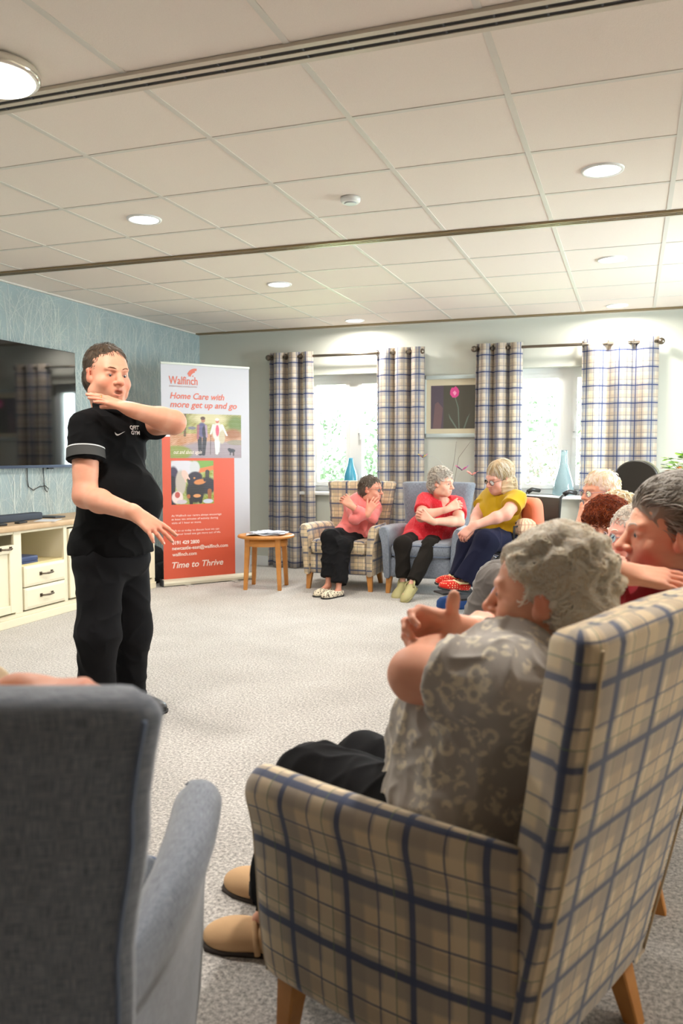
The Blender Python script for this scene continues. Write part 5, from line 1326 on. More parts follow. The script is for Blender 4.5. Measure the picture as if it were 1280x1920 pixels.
person('red','woman with curly grey hair and red dotted top, arms folded, in the blue-grey armchair',dict(h=.0048,w=1.20,d=1.15,hs=1.02,old=True,arm=1.12,leg=1.02,skin=srgb(222,168,146),belly=.05,fat=1.08,
    poseR=dict(curl=.45,spread=.05,thumb=(.4,.1,.1)),poseL=dict(curl=.35,spread=.06,thumb=(.4,.1,.1)),
    hair=curly_hair([H_silver,H_white,H_grey],n=1200,vol=.008,length=.032,curl=.6,w=.0022,jit=.5,lift=.006),browm=H_grey,
    top=dict(name='dotted_top',mat=C_red,m=.012,hem=.05,sleeve=.62,loose=.012,vee=.07,lap=.30),legs=dict(mat=C_brownblack,cut=.93,loose=.004,folds=[(.005,3,23,True)]),hemk=.72,
    shoes=dict(mat=S_croc,sole=S_crocsole,len=.235,clog=True,wd=1.1,tilt=True,upR=(.0,.35,.9),upL=(.0,.75,.6),extra=croc_extra)))
def yellow_hair(par,c,M,s,o):
    hs=hair_shell(c,M,s,[((0,-.024,.044),(.084,.104,.092)),((0,-.055,-.04),(.084,.066,.10)),((.062,-.030,-.09),(.038,.055,.10)),((-.062,-.030,-.09),(.038,.055,.10)),((0,-.06,-.13),(.078,.05,.09)),((.064,.012,-.06),(.018,.036,.085)),((-.064,.012,-.06),(.018,.036,.085))],
        [((0,.115,-.02),(.070,.085,.092)),((0,.09,-.12),(.045,.08,.08))],H_blond,.0045,folds=[(.005,9,5,True)])
    for k,(ctr,r) in enumerate((((0,-.024,.044),(.085,.105,.093)),((0,-.052,-.07),(.088,.070,.13)))):
        hair_locks(hs,'long_locks',c,M,s,[H_blond,H_blond2,H_white],dict(n=1500,r=r,ctr=ctr,keep=lambda x,y,z: not(y>.015 and z<.082) and z>-.2,len=.10,curl=.08,w=.0018,jit=.10,lift=.001,seg=7,flow=lambda x,y,z:(x*4,-.2,-1.2)),7+k)
def slip_extra(ob,U,M,s):
    b=MB(); b.tube([U(.036,.10,.060),U(.034,.04,.066),U(.0,-.004,.074),U(-.034,.04,.066),U(-.036,.10,.060),U(0,.135,.066),U(.036,.10,.060)],.0085,8); b.build('fleece_collar',mat('cream_fleece',srgb(238,216,170),.95,bump=(120,.8,.003)),ob)
person('yellow','woman with long white-blond hair and mustard top, looking down with clasped hands',dict(h=.0046,w=1.02,d=1.0,hs=1.0,old=True,arm=1.05,leg=1.05,skin=srgb(222,166,148),belly=.03,glasses=G_dark,look=(0,-.4),
    poseR=dict(curl=.6,spread=.03,thumb=(.3,.1,.3)),poseL=dict(curl=.6,spread=.03,thumb=(.3,.1,.3)),hair=yellow_hair,
    top=dict(name='tee_shirt',mat=C_mustard,m=.014,hem=.02,sleeve=.55,loose=.016,lap=.12),legs=dict(mat=C_navy,cut=.96,loose=.012,folds=[(.006,3,23,True)]),hemk=1.0,
    shoes=dict(mat=S_polka,sole=S_sole,len=.235,tilt=True,drop=.06,extra=slip_extra,upR=(.35,.1,.9),upL=(.35,.1,.9))))
def fg_extra(j,TM,HM,hc,hs,top):
    # chain with small pearls at the nape
    for i in range(7):
        a=PI*1.02+i*.09; p=j['N']+TM@np.array((.060*math.cos(a),.01+.062*math.sin(a)*-1*0+.0,.018)); 
def clog_extra(ob,U,M,s):
    b=MB(); b.tube([U(.047,.095,.012),U(.040,.110,.048),U(.012,.115,.072),U(-.020,.112,.068),U(-.044,.10,.040),U(-.048,.095,.012)],[.008]*6,8); st_=b.build('strap',S_tan,ob)
    bb=MB(); 
    ring=[U(.020,.100,.071),U(.038,.098,.058),U(.040,.122,.052),U(.022,.126,.066)]
    bb.tube(ring+[ring[0]],.0025,6,caps=False); bb.tube([U(.029,.095,.069),U(.031,.126,.062)],.002,6); bb.build('buckle',S_tansole,st_)
person('front','woman with white curly hair and grey patterned tee in the foreground armchair',dict(h=.0034,w=1.12,d=1.10,hs=1.0,old=True,arm=1.12,leg=1.05,skin=srgb(220,160,132),belly=.04,bust=-.05,bustd=1.1,nails=True,
    poseR=dict(curl=(.75,.70,.65,.6),spread=.07,thumb=(1.30,-.1,-.12),fscale=.95,tlen=.5,tr=1.25),poseL=dict(curl=.3,spread=.06,thumb=(.4,.1,.1)),
    hair=curly_hair([H_white,H_white,H_white2],n=6000,vol=.001,length=.044,curl=.5,w=.0015,jit=.6,hairline=.066,lift=.010,tuft=.07,out=1.08),
    top=dict(name='patterned_tee',mat=C_grey,m=.013,hem=.06,sleeve=.62,loose=.014,lap=.15,folds=[(.006,3.0,51,True),(.003,8,52,True)]),legs=dict(mat=C_blacktr,cut=.95,loose=.016),
    shoes=dict(mat=S_tan,sole=S_tansole,len=.245,ground=True,clog=True,wd=1.15,extra=clog_extra),extra=fg_extra))
def cardi_hair(par,c,M,s,o):
    hs=hair_shell(c,M,s,[((0,-.022,.052),(.086,.106,.096)),((0,-.060,.0),(.080,.066,.072))],
        [((0,.108,-.026),(.094,.084,.094)),((0,.055,-.14),(.13,.105,.085)),((.100,.020,-.032),(.042,.040,.050)),((-.100,.020,-.032),(.042,.040,.050)),((0,-.03,-.155),(.12,.14,.070))],H_grey,.0035,folds=[(.004,9,3,True)])
    fl=lambda x,y,z:(x*2,-1.0,.35 if z>.05 else -.5)
    hair_locks(hs,'wavy_locks',c,M,s,[H_silver,H_grey,H_grey2],dict(n=3800,r=(.087,.107,.097),ctr=(0,-.022,.052),keep=lambda x,y,z: not(y>.035 and z<.066) and z>-.04 and not(abs(x)>.05 and y>-.03 and z<.016),len=.070,curl=.16,w=.0013,jit=.16,lift=.002,seg=8,flow=fl),3)
    hair_locks(hs,'nape_locks',c,M,s,[H_grey2,H_dk,H_grey],dict(n=1500,r=(.081,.067,.073),ctr=(0,-.060,.0),keep=lambda x,y,z: y<-.05 and z<.03 and z>-.075,len=.045,curl=.12,w=.0014,jit=.15,lift=.003,seg=6,flow=lambda x,y,z:(0,-.3,-1)),4)
person('cardigan','woman with swept-back grey hair in a dark red cardigan, hand on her shoulder',dict(h=.0032,w=1.05,d=1.0,hs=1.02,old=True,arm=1.1,skin=srgb(224,164,136),nose=1.15,mouth=.35,nails=True,
    poseR=dict(curl=(.10,.10,.12,.14),spread=.05,thumb=(.25,-.1,.05),fscale=1.05),poseL=dict(curl=.3,spread=.06,thumb=(.4,.1,.1)),hair=cardi_hair,browm=H_silver,
    top=dict(name='cardigan',mat=C_maroon,m=.014,hem=.08,sleeve=1.85,loose=.006,neck=(.060,.066,.05),collar=False),legs=dict(mat=C_greytr,cut=.93,loose=.014),
    shoes=dict(mat=S_black,sole=S_sole,len=.24,ground=True)))
person('clear','woman with fine white hair and pale-framed glasses, hand on her own shoulder',dict(h=.0040,hs=1.0,old=True,skin=srgb(228,164,146),glasses=G_clear,fat=1.1,
    poseR=dict(curl=.15,spread=.06,thumb=(.3,.0,.1)),hair=curly_hair([H_white,H_silver],n=1500,vol=.006,length=.030,curl=.4,w=.0016,jit=.4,lift=.004),browm=H_white,
    top=dict(name='blouse',mat=cloth('dark_blue_blouse',srgb(60,66,84)),m=.012,hem=.06,sleeve=.8,loose=.01,lap=.2),legs=dict(mat=C_greytr,cut=.93,loose=.014),shoes=dict(mat=S_black,sole=S_sole,len=.24,ground=True)))
person('auburn','woman with full auburn hair peeping between the white-haired heads',dict(h=.0044,hs=1.0,old=True,skin=srgb(214,150,122),
    hair=curly_hair([H_aub,H_aub2,hair_mat('copper_hair',srgb(196,100,40))],n=3600,vol=.016,length=.045,curl=.30,w=.0012,jit=.30,lift=.006,tuft=.05,hairline=.050,top=.008),browm=H_aub2,
    top=dict(name='blouse',mat=C_stripe,m=.012,hem=.06,sleeve=1.8,loose=.008,lap=.2),legs=dict(mat=C_jean,cut=.93,loose=.014),shoes=dict(mat=S_black,sole=S_sole,len=.24,ground=True)))
person('cream','person with fluffy cream hair, only the crown showing behind the auburn hair',dict(h=.005,hs=1.0,old=True,skin=srgb(214,160,134),
    hair=curly_hair([H_blond,H_white],n=600,vol=.020,length=.045,curl=.7,w=.0038,jit=.8),
    top=dict(name='pullover',mat=cloth('pale_grey_pullover',srgb(190,198,206)),m=.014,hem=.06,sleeve=1.85,loose=.01,lap=.2),legs=dict(mat=C_greytr,cut=.93,loose=.016),shoes=dict(mat=S_black,sole=S_sole,len=.24,ground=True)))
person('old','elderly white-haired woman in glasses, hands raised to her chest, beside the black chair',dict(h=.0046,hs=1.02,old=True,skin=srgb(220,160,132),glasses=G_clear,
    poseR=dict(curl=.35,spread=.05,thumb=(.4,.1,.1)),poseL=dict(curl=.35,spread=.05,thumb=(.4,.1,.1)),hair=short_hair([H_white,H_blond],n=500,vol=.008,length=.03,w=.0024),
    top=dict(name='blouse',mat=C_lilac,m=.012,hem=.06,sleeve=1.75,loose=.008,lap=.2),legs=dict(mat=C_greytr,cut=.93,loose=.014),shoes=dict(mat=S_black,sole=S_sole,len=.24,ground=True)))
person('left','person in the lower left armchair with only a hand showing over its back',dict(h=.0048,hs=1.0,old=True,skin=srgb(220,156,128),
    poseL=dict(curl=(.45,.4,.4,.4),spread=.05,thumb=(.4,.1,.1)),hair=curly_hair([H_white,H_silver],n=500,vol=.015),
    top=dict(name='cardigan',mat=C_cream,m=.014,hem=.06,sleeve=1.8,loose=.012,lap=.2),legs=dict(mat=C_char,cut=.93,loose=.014),shoes=dict(mat=S_black,sole=S_sole,len=.24,ground=True)))
# ================================================================ BANNER and remaining things
def print_photo(name,parent,place,w,h,nx,ny,paint):
    X,Z=np.meshgrid((np.arange(nx)+.5)/nx,(np.arange(ny)+.5)/ny,indexing='ij'); C=paint(X,Z)
    b=MB()
    for i in range(nx+1):
        for k in range(ny+1): b.v.append((w*i/nx,0,h*k/ny))
    for i in range(nx):
        for k in range(ny):
            a=i*(ny+1)+k; b.face([a,a+ny+1,a+ny+2,a+1])
    m=mat(name,(1,1,1,1),.45); nt,bs=nodes_of(m); at=nt.nodes.new('ShaderNodeAttribute'); at.attribute_name='ink'; nt.links.new(at.outputs['Color'],bs.inputs['Base Color'])
    o=b.build(name,m,parent); a=o.data.attributes.new('ink','FLOAT_COLOR','FACE')
    a.data.foreach_set('color',np.concatenate([C.reshape(-1,3),np.ones((nx*ny,1))],1).astype(np.float32).ravel())
    o.data.transform(place); return o
def c3(*a): return np.array(srgb(*a)[:3])
def nz(X,Z,f,seed):
    P=np.stack([X.ravel(),Z.ravel(),np.zeros(X.size)],1); return warp_noise(P,f,seed).reshape(X.shape)
def blob(C,X,Z,cx,cz,rx,rz,col,rot=0,soft=.12):
    c,s=math.cos(rot),math.sin(rot); x=(X-cx)*c+(Z-cz)*s; z=-(X-cx)*s+(Z-cz)*c
    q=np.sqrt((x/rx)**2+(z/rz)**2); w=np.clip((1+soft-q)/(2*soft),0,1)[...,None]; return C*(1-w)+c3(*col)*w
def seg(C,X,Z,p,q,r0,r1,col):
    p=np.array(p,float);q=np.array(q,float);d=q-p;L=d@d; t=np.clip(((X-p[0])*d[0]+(Z-p[1])*d[1])/L,0,1)
    e=np.hypot(X-p[0]-t*d[0],Z-p[1]-t*d[1])-(r0+(r1-r0)*t); w=np.clip(.5-e/.008,0,1)[...,None]; return C*(1-w)+c3(*col)*w
def paint_walk(X,Z):
    n=nz(X,Z,7,1); n2=nz(X,Z,22,2)
    C=c3(150,148,96)*(1-Z[...,None]*0)+0*X[...,None]
    up_=(Z>.55)[...,None]; C=np.where(up_,c3(160,156,100)+ (n[...,None]*.10+n2[...,None]*.10)*np.array([1,1,.6]),C)
    C=np.where((Z<=.55)[...,None],c3(186,140,108)+n2[...,None]*.10+n[...,None]*.05,C)
    C=blob(C,X,Z,.70,.08,.60,.30,(150,138,146),-.12,.10); C=blob(C,X,Z,.08,.12,.22,.16,(132,142,70)); C=blob(C,X,Z,.55,.90,.25,.12,(196,190,150),0,.3)
    C=blob(C,X,Z,.12,.80,.14,.24,(120,130,70),0,.3); C=seg(C,X,Z,(.21,1),(.20,.50),.012,.016,(104,86,62)); C=seg(C,X,Z,(.10,1),(.10,.55),.008,.01,(96,88,62))
    C=blob(C,X,Z,.30,.68,.055,.035,(120,120,132)); C=blob(C,X,Z,.92,.78,.12,.20,(104,122,62),0,.3); C=blob(C,X,Z,.88,.55,.13,.12,(150,100,66),0,.3); C=blob(C,X,Z,.93,.36,.14,.06,(140,132,116))
    C=np.clip(C+n2[...,None]*.03,0.01,1)
    # two walkers seen from the front, a walking stick and a small dark dog
    C=seg(C,X,Z,(.405,.46),(.41,.08),.030,.024,(40,38,50)); C=seg(C,X,Z,(.475,.46),(.455,.08),.030,.024,(44,42,54))
    C=blob(C,X,Z,.44,.64,.066,.17,(92,90,128)); C=blob(C,X,Z,.47,.60,.030,.14,(50,48,64)); C=seg(C,X,Z,(.385,.74),(.38,.44),.018,.014,(150,96,110)); C=seg(C,X,Z,(.495,.74),(.505,.48),.016,.012,(160,140,160))
    C=blob(C,X,Z,.455,.86,.028,.055,(170,116,92)); C=blob(C,X,Z,.452,.905,.034,.038,(84,58,48))
    C=seg(C,X,Z,(.640,.40),(.645,.10),.026,.020,(214,220,216)); C=seg(C,X,Z,(.675,.40),(.665,.14),.020,.016,(206,214,210))
    C=blob(C,X,Z,.66,.60,.075,.21,(204,206,200)); C=blob(C,X,Z,.72,.48,.045,.15,(186,176,150)); C=blob(C,X,Z,.655,.63,.025,.13,(206,84,110)); C=seg(C,X,Z,(.72,.76),(.79,.52),.018,.013,(214,216,212)); C=seg(C,X,Z,(.60,.76),(.56,.55),.018,.012,(208,210,206))
    C=blob(C,X,Z,.655,.845,.024,.045,(190,110,86)); C=blob(C,X,Z,.652,.885,.030,.035,(210,204,204)); C=seg(C,X,Z,(.56,.52),(.553,.08),.004,.004,(70,56,60))
    C=blob(C,X,Z,.86,.17,.050,.045,(52,50,62)); C=blob(C,X,Z,.825,.20,.026,.030,(48,46,58)); C=seg(C,X,Z,(.84,.14),(.838,.07),.008,.008,(52,50,60)); C=seg(C,X,Z,(.885,.14),(.885,.06),.010,.010,(64,50,52))
    C=C+nz(X,Z,45,9)[...,None]*.045
    return np.clip(C,.01,1)
def paint_dog(X,Z):
    n=nz(X,Z,9,5); n2=nz(X,Z,20,6); C=c3(150,160,84)+n[...,None]*.12+n2[...,None]*.08
    C=np.where((Z>.80)[...,None]&(X>.62)[...,None],c3(118,160,74),C); C=seg(C,X,Z,(.62,.76),(1.02,.84),.05,.05,(216,120,70)); C=seg(C,X,Z,(.85,.74),(.84,.50),.05,.04,(64,60,56))
    C=blob(C,X,Z,.30,.86,.34,.17,(204,204,214),-.2); C=blob(C,X,Z,.55,.84,.12,.15,(196,200,204)); C=blob(C,X,Z,.05,.62,.13,.25,(60,50,76)); C=seg(C,X,Z,(.03,.6),(.05,.0),.06,.05,(34,32,44)); C=blob(C,X,Z,.22,.50,.12,.28,(182,174,164))
    C=blob(C,X,Z,.14,.16,.13,.14,(226,206,204)); C=blob(C,X,Z,.14,.22,.06,.07,(180,84,76)); C=blob(C,X,Z,.24,.06,.12,.05,(200,190,200))
    C=blob(C,X,Z,.84,.42,.22,.20,(46,42,54)); C=blob(C,X,Z,.56,.30,.22,.28,(38,34,38)); C=seg(C,X,Z,(.46,.2),(.46,.0),.05,.04,(40,34,36)); C=seg(C,X,Z,(.70,.3),(.68,.05),.06,.04,(40,36,40)); C=seg(C,X,Z,(.90,.3),(.90,.12),.05,.04,(150,90,50))
    C=blob(C,X,Z,.56,.62,.17,.13,(52,46,62)); C=blob(C,X,Z,.45,.56,.08,.13,(44,40,56)); C=blob(C,X,Z,.67,.51,.14,.06,(206,132,76),.12); C=blob(C,X,Z,.79,.55,.035,.035,(50,44,54)); C=blob(C,X,Z,.54,.60,.025,.02,(204,140,80)); C=blob(C,X,Z,.60,.19,.09,.04,(212,150,96)); C=blob(C,X,Z,.40,.18,.04,.05,(170,100,54))
    C=blob(C,X,Z,.32,.68,.07,.11,(226,184,174),.4); C=seg(C,X,Z,(.36,.66),(.42,.58),.020,.016,(232,190,180)); C=seg(C,X,Z,(.31,.62),(.34,.52),.020,.016,(226,180,170))
    C=blob(C,X,Z,.86,.06,.12,.05,(190,196,214))
    C=C+nz(X,Z,40,8)[...,None]*.035
    return np.clip(C,.01,1)
def banner():
    t=empty('rollup_banner',(-3.931,6.313,0),R(52.27),label='tall white and orange roll-up banner reading Home Care with more get up and go',cat='banner')
    Wd=.858; x0=.012
    b=MB(); n=14
    def sx(u): return .0015*math.sin(u*9)
    b.box((x0,0,.04),(x0+Wd,.0015,1.985)); sheet=b.build('sheet',mat('banner_white',srgb(192,194,203),.5),t)
    b=MB(); b.box((x0-.004,-.008,1.975),(x0+Wd+.004,.010,1.995),bev=.003); b.build('top_rail',mat('rail',srgb(214,222,214),.4),t)
    b=MB(); secs=[[(x,-.045+y,z) for y,z in ((0,.008),(.09,.008),(.09,.045),(.07,.058),(.05,.064),(.03,.060),(.010,.046),(0,.03))] for x in (-.006,Wd+.03)]
    b.loft(secs,sm=False); cs=b.build('base_cassette',mat('cassette',srgb(208,204,184),.35,metal=.2),t)
    MB().box((-.014,-.048,.004),(-.005,.048,.064),bev=.004).build('end_cap',M_dkgrey,cs); MB().box((Wd+.029,-.048,.004),(Wd+.038,.048,.064),bev=.004).build('end_cap',M_dkgrey,cs)
    for x in (.22,.68): MB().box((x-.03,-.13,0),(x+.03,.10,.007),bev=.002).build('foot',M_alu,t)
    MB().tube([(Wd/2,.03,.05),(Wd/2,.03,1.98)],.009,8).build('support_pole',M_alu,t)
    Y=-.0012
    OR=mat('banner_orange',srgb(208,88,62),.5); TX=mat('banner_coral_ink',srgb(208,104,84),.5); WT=mat('banner_white_ink',srgb(240,226,218),.5); GY=mat('banner_grey_ink',srgb(176,140,138),.5)
    b=MB(); b.box((x0,Y,.045),(.712,0,1.337)); b.build('orange_panel',OR,sheet)
    b=MB(); b.box((x0,Y*1.2,1.337),(.10,0,1.350)); b.build('white_strip',mat('banner_strip',srgb(226,226,230),.5),sheet)
    def pl(x,z,y=Y*2.2): return Matrix.Translation((x,y,z))@Matrix.Rotation(R(90),4,'X')
    def T(body,x,z,size,m,width=None,shear=0,bold=0,name='lettering'):
        o=txt(body,None,m,Matrix.Identity(4),size,'LEFT',shear,ext=.0002,bold=bold,name=name)
        if width:
            xs=[v.co.x for v in o.data.vertices]; k=width/(max(xs)-min(xs)); mn=min(xs)
            for v in o.data.vertices: v.co.x=(v.co.x-mn)*k
        o.data.transform(pl(x,z)); o.parent=sheet; return o
    print_photo('printed_photo',sheet,Matrix.Translation((.088,Y*1.6,1.147)),.697,.398,150,90,paint_walk)
    print_photo('printed_photo',sheet,Matrix.Translation((.093,Y*1.6,.730)),.409,.394,100,100,paint_dog)
    T('Walfinch',.083,1.805,.098,TX,.274,0,.0012,'logo_lettering'); T('EVERYTHING COMES HOME',.089,1.779,.017,GY,.262)
    b=MB()
    for k,(a0,a1,r0,r1) in enumerate(((95,170,.045,.068),(80,160,.060,.082))):
        pts=[]; 
        for i in range(9): a=R(a0+(a1-a0)*i/8); pts.append((.335+r1*math.cos(a),1.868+r1*math.sin(a)))
        for i in range(9): a=R(a1-(a1-a0)*i/8); pts.append((.335+r0*math.cos(a)*(1 if i else 1),1.868+r0*math.sin(a)))
        q=len(b.v); b.v+=[(x,Y*(2.2+k*.2),z) for x,z in pts]; 
        for i in range(8): b.face([q+i,q+i+1,q+16-i,q+17-i][::-1])
    q=len(b.v); b.v+=[(.312+.006*math.cos(a),Y*2.2,1.882+.006*math.sin(a)) for a in [2*PI*i/10 for i in range(10)]]; b.face(list(range(q,q+10)))
    b.build('feather_logo',TX,sheet)
    T('Home Care with',.094,1.676,.078,TX,.523,.25,.0012); T('more get up and go',.093,1.600,.078,TX,.650,.25,.0012)
    T('out and about again',.12,1.185,.05,WT,.27,.35)
    for s_,z,w_ in (('At Walfinch our carers always encourage',.622,.485),('at least ten minutes of activity during',.590,.45),('visits of 1 hour or more.',.557,.285),('Talk to us today to discuss how we can',.487,.46),('help your loved one get more out of life.',.456,.475)): T(s_,.091,z,.026,WT,w_)
    T('0191 429 2800',.093,.372,.045,WT,.262,0,.0012); T('newcastle-east@walfinch.com',.093,.322,.045,WT,.545,0,.0008); T('walfinch.com',.093,.266,.045,WT,.234,0,.0008)
    T('Time to Thrive',.090,.158,.078,WT,.50,.25,.0012)
banner()

# wheelchair under the woman in mustard
def wheelchair():
    t=empty('wheelchair',(-.835,6.21,0),R(222-90),label='dark wheelchair with a push handle, holding the woman in mustard',cat='wheelchair')
    fr=mat('dark_frame',srgb(44,44,42),.35,metal=.4); fab=mat('dark_olive_fabric',srgb(62,62,56),.7)
    b=MB()
    for s in (-1,1):
        x=.225*s
        b.tube([(x,-.24,.20),(x,-.24,.60),(x,-.26,.86),(x,-.31,.90)],.011,8); b.tube([(x,-.24,.47),(x,.24,.47),(x,.30,.42),(x,.42,.16)],.011,8); b.tube([(x,-.24,.22),(x,.22,.22),(x,.24,.46)],.010,8); b.tube([(x,-.22,.62),(x,-.02,.67),(x,.14,.66),(x,.15,.47)],.010,8)
    b.tube([(-.225,0,.24),(.225,0,.44)],.009,8); b.tube([(.225,0,.24),(-.225,0,.44)],.009,8); b.build('frame',fr,t)
    MB().box((-.21,-.24,.455),(.21,.20,.475),bev=.008).build('seat',fab,t)
    MB().box((-.225,-.262,.50),(.225,-.245,.86),bev=.006).build('backrest',fab,t)
    for s in (-1,1):
        MB().tube([(.225*s,-.29,.885),(.225*s,-.33,.905),(.225*s,-.40,.895)],.017,10).build('grip',M_black,t)
        MB().box((.195*s-.02,-.18,.67),(.195*s+.06*0+.025,.10,.69),bev=.006).build('armrest',M_black,t)
        w=MB(); c=(.275*s,-.17,.295); w.tube([(c[0],c[1]+.28*math.cos(a),c[2]+.28*math.sin(a)) for a in [2*PI*i/40 for i in range(41)]],.013,8,caps=False); wo=w.build('wheel',M_black,t)
        sp=MB()
        for i in range(12): a=2*PI*i/12; sp.tube([c,(c[0],c[1]+.275*math.cos(a),c[2]+.275*math.sin(a))],.0018,4)
        sp.tube([(c[0]-.02,c[1],c[2]),(c[0]+.02,c[1],c[2])],.025,12); sp.build('spokes',M_alu,wo)
        w=MB(); c=(.225*s,.27,.085); w.tube([(c[0],c[1]+.07*math.cos(a),c[2]+.07*math.sin(a)) for a in [2*PI*i/24 for i in range(25)]],.013,8,caps=False); w.tube([(c[0]-.012,c[1],c[2]),(c[0]+.012,c[1],c[2])],.06,14); w.build('caster',M_dkgrey,t)
        MB().box((.13*s-.075,.40,.145),(.13*s+.075,.56,.160),bev=.005).build('footplate',M_black,t)
wheelchair()
o=MB(); o.loft([[(x*k,y,z*k+.0) for x,z,_ in rrect(-.12,-.15,.12,.15,.07,5,0)] for y,k in ((-.05,.75),(-.035,.95),(0,1.0),(.035,.95),(.05,.75))]); o=o.build('cushion',mat('coral_cushion',srgb(242,140,112),.85)); o.location=(-.70,6.18,.715); o.rotation_euler=(R(-6),0,R(222-90)); tag(o,'coral cushion propped behind the woman in mustard','cushion')
o=MB()
o.loft([[(x*k*.75*(1+.12*math.sin(3*i+z*60)),y*k*(1+.1*math.cos(4*i+z*40)),z*.7) for i,(x,y,_) in enumerate(rrect(-.09,-.05,.09,.05,.03,4,0))] for z,k in ((0,.85),(.03,1),(.08,1.02),(.13,.9),(.16,.6),(.17,.2))])
o=o.build('scarf_bundle',tartan('striped_wool',(.03,.05),srgb(226,200,168),bands=[(0,.5,.2,srgb(196,150,130),.8),(1,.5,.1,srgb(180,140,120),.6)])); o.location=(-.72,6.02,.60); o.rotation_euler=(0,0,R(30)); tag(o,'crumpled striped pale scarf tucked beside the woman in mustard','scarf')
o=MB(); o.loft([[(x*k,y*k,z) for x,y,_ in rrect(-.055,-.13,.055,.13,.05,5,0)] for z,k in ((0,.9),(.02,1),(.06,.98),(.085,.8),(.095,.5))]); o=o.build('slipper',mat('blue_slipper_cloth',srgb(34,70,128),.85)); o.location=(-1.27,6.15,0); o.rotation_euler=(0,0,R(-60)); tag(o,'dark blue slipper on the carpet below the polka-dot slippers','slipper')

# black high-backed chair
def black_chair():
    t=empty('high_backed_chair',(.03,6.02,0),R(-14),label='black chair with a tall rounded back, near the right window',cat='chair')
    m=mat('black_vinyl',srgb(34,32,26),.45); e=mat('olive_edge',srgb(96,96,74),.5)
    def outl(k,y):
        pts=[]
        for i in range(25):
            a=PI*i/24; pts.append((.152*k*math.cos(a)*(1.0),y,.975+.165*k*math.sin(a)**.8))
        pts+= [(-.145*k,y,.80),(-.13*k,y,.62),(.13*k,y,.62),(.145*k,y,.80)]
        return pts
    b=MB(); b.loft([outl(k,y) for y,k in ((-.030,.94),(-.024,1.0),(.012,1.0),(.02,.97))]); b.build('back_shell',m,t)
    b=MB(); b.loft([outl(k,y) for y,k in ((.020,.98),(.03,1.015),(.055,1.015),(.07,.95))]); b.build('back_pad',e,t)
    MB().box((-.23,.03,.44),(.23,.48,.52),bev=.03).build('seat',m,t); MB().tube([(0,.0,.46),(0,-.03,.66)],.02,10).build('spine',M_alu,t)
    MB().tube([(.165,-.01,.74),(.155,-.01,.86),(.170,-.01,.98)],.008,8).build('side_rail',M_alu,t)
    for s in (-1,1): MB().box((.25*s-.025,.05,.62),(.25*s+.025,.36,.65),bev=.01).build('armrest',m,t); MB().tube([(.25*s,.2,.62),(.25*s,.2,.47),(.2*s,.2,.46)],.012,8).build('arm_support',M_alu,t)
    MB().tube([(0,.24,.44),(0,.24,.10)],.03,12).build('column',M_alu,t)
    for k in range(5):
        a=2*PI*k/5; b=MB(); b.tube([(0,.24,.10),(.28*math.cos(a),.24+.28*math.sin(a),.075)],[.022,.014],8); l=b.build('base_arm',M_black,t)
        MB().ell((.28*math.cos(a),.24+.28*math.sin(a),.03),(.03,.03,.03),12,8).build('caster',M_black,l)
black_chair()

# plant by the right edge
def plant():
    x,y=.42,6.95
    s=empty('plant_stand',(x,y,0),label='white pedestal under the leafy plant at the right edge',cat='plant stand')
    MB().box((-.15,-.15,0),(.15,.15,.74),bev=.01).build('column',M_white,s); MB().box((-.17,-.17,.74),(.17,.17,.765),bev=.005).build('slab',M_white,s)
    t=empty('potted_plant',(x,y,.765),label='bright green leafy plant with a few red buds at the right edge',cat='plant')
    MB().lathe([(.07,0),(.10,.01),(.125,.15),(.13,.16),(.118,.162),(.112,.14)],n=32).build('pot',mat('pot_white',srgb(226,222,214),.4),t)
    rnd=random.Random(12); G=[mat('leaf_green',srgb(136,190,44),.5),mat('leaf_lime',srgb(184,214,70),.5),mat('leaf_deep',srgb(88,140,36),.5),mat('leaf_red',srgb(196,110,40),.5)]
    leaves=MB(); stems=MB()
    for k in range(56):
        a=rnd.uniform(0,2*PI); r=rnd.uniform(.04,.24); h=rnd.uniform(.22,.46)-(r*.25)
        tip=Vector((r*math.cos(a),r*math.sin(a),h)); stems.tube([(0,0,.13),(tip.x*.4,tip.y*.4,.13+(h-.13)*.6),tip],[.003,.0025,.0015],4)
        for q in range(5):
            d=Vector((math.cos(a+q*1.3),math.sin(a+q*1.3),rnd.uniform(-.3,.35))).normalized(); sd=d.cross(Vector((0,0,1))).normalized(); L=rnd.uniform(.05,.085); c=tip-Vector((0,0,rnd.uniform(0,.06)))
            up_=sd.cross(d); n=len(leaves.v)
            P=[c,c+d*L*.3+sd*L*.42+up_*.004,c+d*L*.55+sd*L*.24,c+d*L*.68+sd*L*.30,c+d*L,c+d*L*.68-sd*L*.30,c+d*L*.55-sd*L*.24,c+d*L*.3-sd*L*.42+up_*.004,c+d*L*.5-up_*.004]
            leaves.v+=[tuple(p) for p in P]; mi=rnd.choice((0,0,0,1,1,2,3) if rnd.random()<.5 else (0,1,2))
            for i in range(8): 
                if i!=7: leaves.face([n+i,n+i+1,n+8],None,mi,True)
            leaves.face([n+7,n,n+8],None,mi,True)
    stems.build('stems',G[2],t); tag(leaves.build('leaves',G,t),kind='stuff')
    for p in ((-.13,-.10,.22),(.02,-.16,.30),(.09,-.02,.40)): MB().ell(p,(.013,.013,.014),12,8).build('bud',mat('bud_red',srgb(196,60,36),.4),t)
plant()
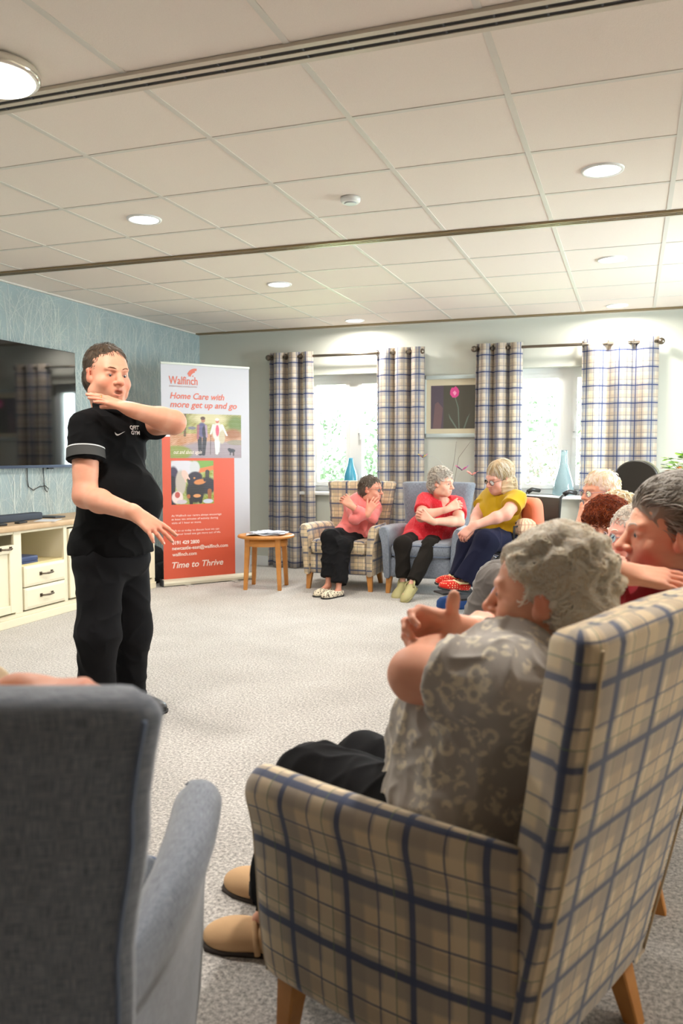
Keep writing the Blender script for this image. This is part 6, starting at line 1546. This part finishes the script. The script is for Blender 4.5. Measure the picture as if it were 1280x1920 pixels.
# butterfly stakes rising behind the blue-grey chair
def butterfly(base,mid,tip,cols,label,rz,sc=1.0):
    t=empty('butterfly_stake',base,label=label,cat='decoration',group='wire butterfly stakes')
    q=Vector(base); P=[Vector(p)-q for p in (base,mid,tip)]
    pts=[]
    for i in range(13):
        u=i/12; pts.append(P[0]*(1-u)**2+P[1]*2*u*(1-u)+P[2]*u*u)
    MB().tube(pts,.002,5).build('wire',M_alu,t)
    c=P[2]
    for s in (-1,1):
        w=MB(); 
        for k,(ax,ln,wd_,mi) in enumerate(((.25,.075,.05,0),(-.55,.055,.04,1))):
            d=Vector((s*math.cos(ax),math.sin(ax),.75)); d.rotate(Matrix.Rotation(rz,3,'Z')); d.normalize(); u=Vector((0,0,1)).cross(d).normalized()*wd_*.5*sc; L=ln*sc; n=len(w.v)
            w.v+=[tuple(c+p) for p in (Vector(),d*L*.45+u,d*L*.9+u*.9,d*L,d*L*.8-u*.8,d*L*.35-u*.7)]; w.face([n,n+1,n+2,n+3,n+4,n+5],None,mi)
        o=w.build('wing',cols if s>0 else cols[::-1],t); m=o.modifiers.new('s','SOLIDIFY'); m.thickness=.0015
    MB().tube([c+Vector((0,-.02,.004)),c+Vector((0,.03,.004))],[.005,.002],6).build('butterfly_body',M_black,t)
PU=mat('wing_purple',srgb(150,104,180),.5); PK=mat('wing_pink',srgb(224,110,160),.5); YE=mat('wing_yellow',srgb(214,196,70),.5); SA=mat('wing_salmon',srgb(240,160,150),.5)
B0=(-1.60,7.60,0)
butterfly((-1.56,7.58,0),(-1.52,7.6,1.3),(-1.865,7.56,1.15),[PK,YE],'pink and yellow butterfly on a wire in front of the curtain edge',.2,.8)
butterfly((-1.60,7.60,0),(-1.62,7.62,1.0),(-1.50,7.62,1.03),[PU,PK],'purple and pink butterfly on a wire above the blue-grey chair',.1,1.1)
butterfly((-1.53,7.60,0),(-1.50,7.60,.9),(-1.40,7.60,.985),[SA,SA],'salmon butterfly on a wire just below the purple one',-.2,.95)
for pts,lb in (([(-1.585,7.58,0),(-1.57,7.58,.9),(-1.53,7.60,1.15),(-1.42,7.60,1.30)],'thin dark twig rising behind the blue-grey chair towards the picture'),([(-1.615,7.58,0),(-1.60,7.58,.95),(-1.57,7.59,1.12),(-1.55,7.59,1.30)],'thinner upright twig behind the blue-grey chair')):
    o=MB().tube(pts,.0022,5).build('twig',mat('twig_brown',srgb(110,100,92),.7)); tag(o,lb,'twig')
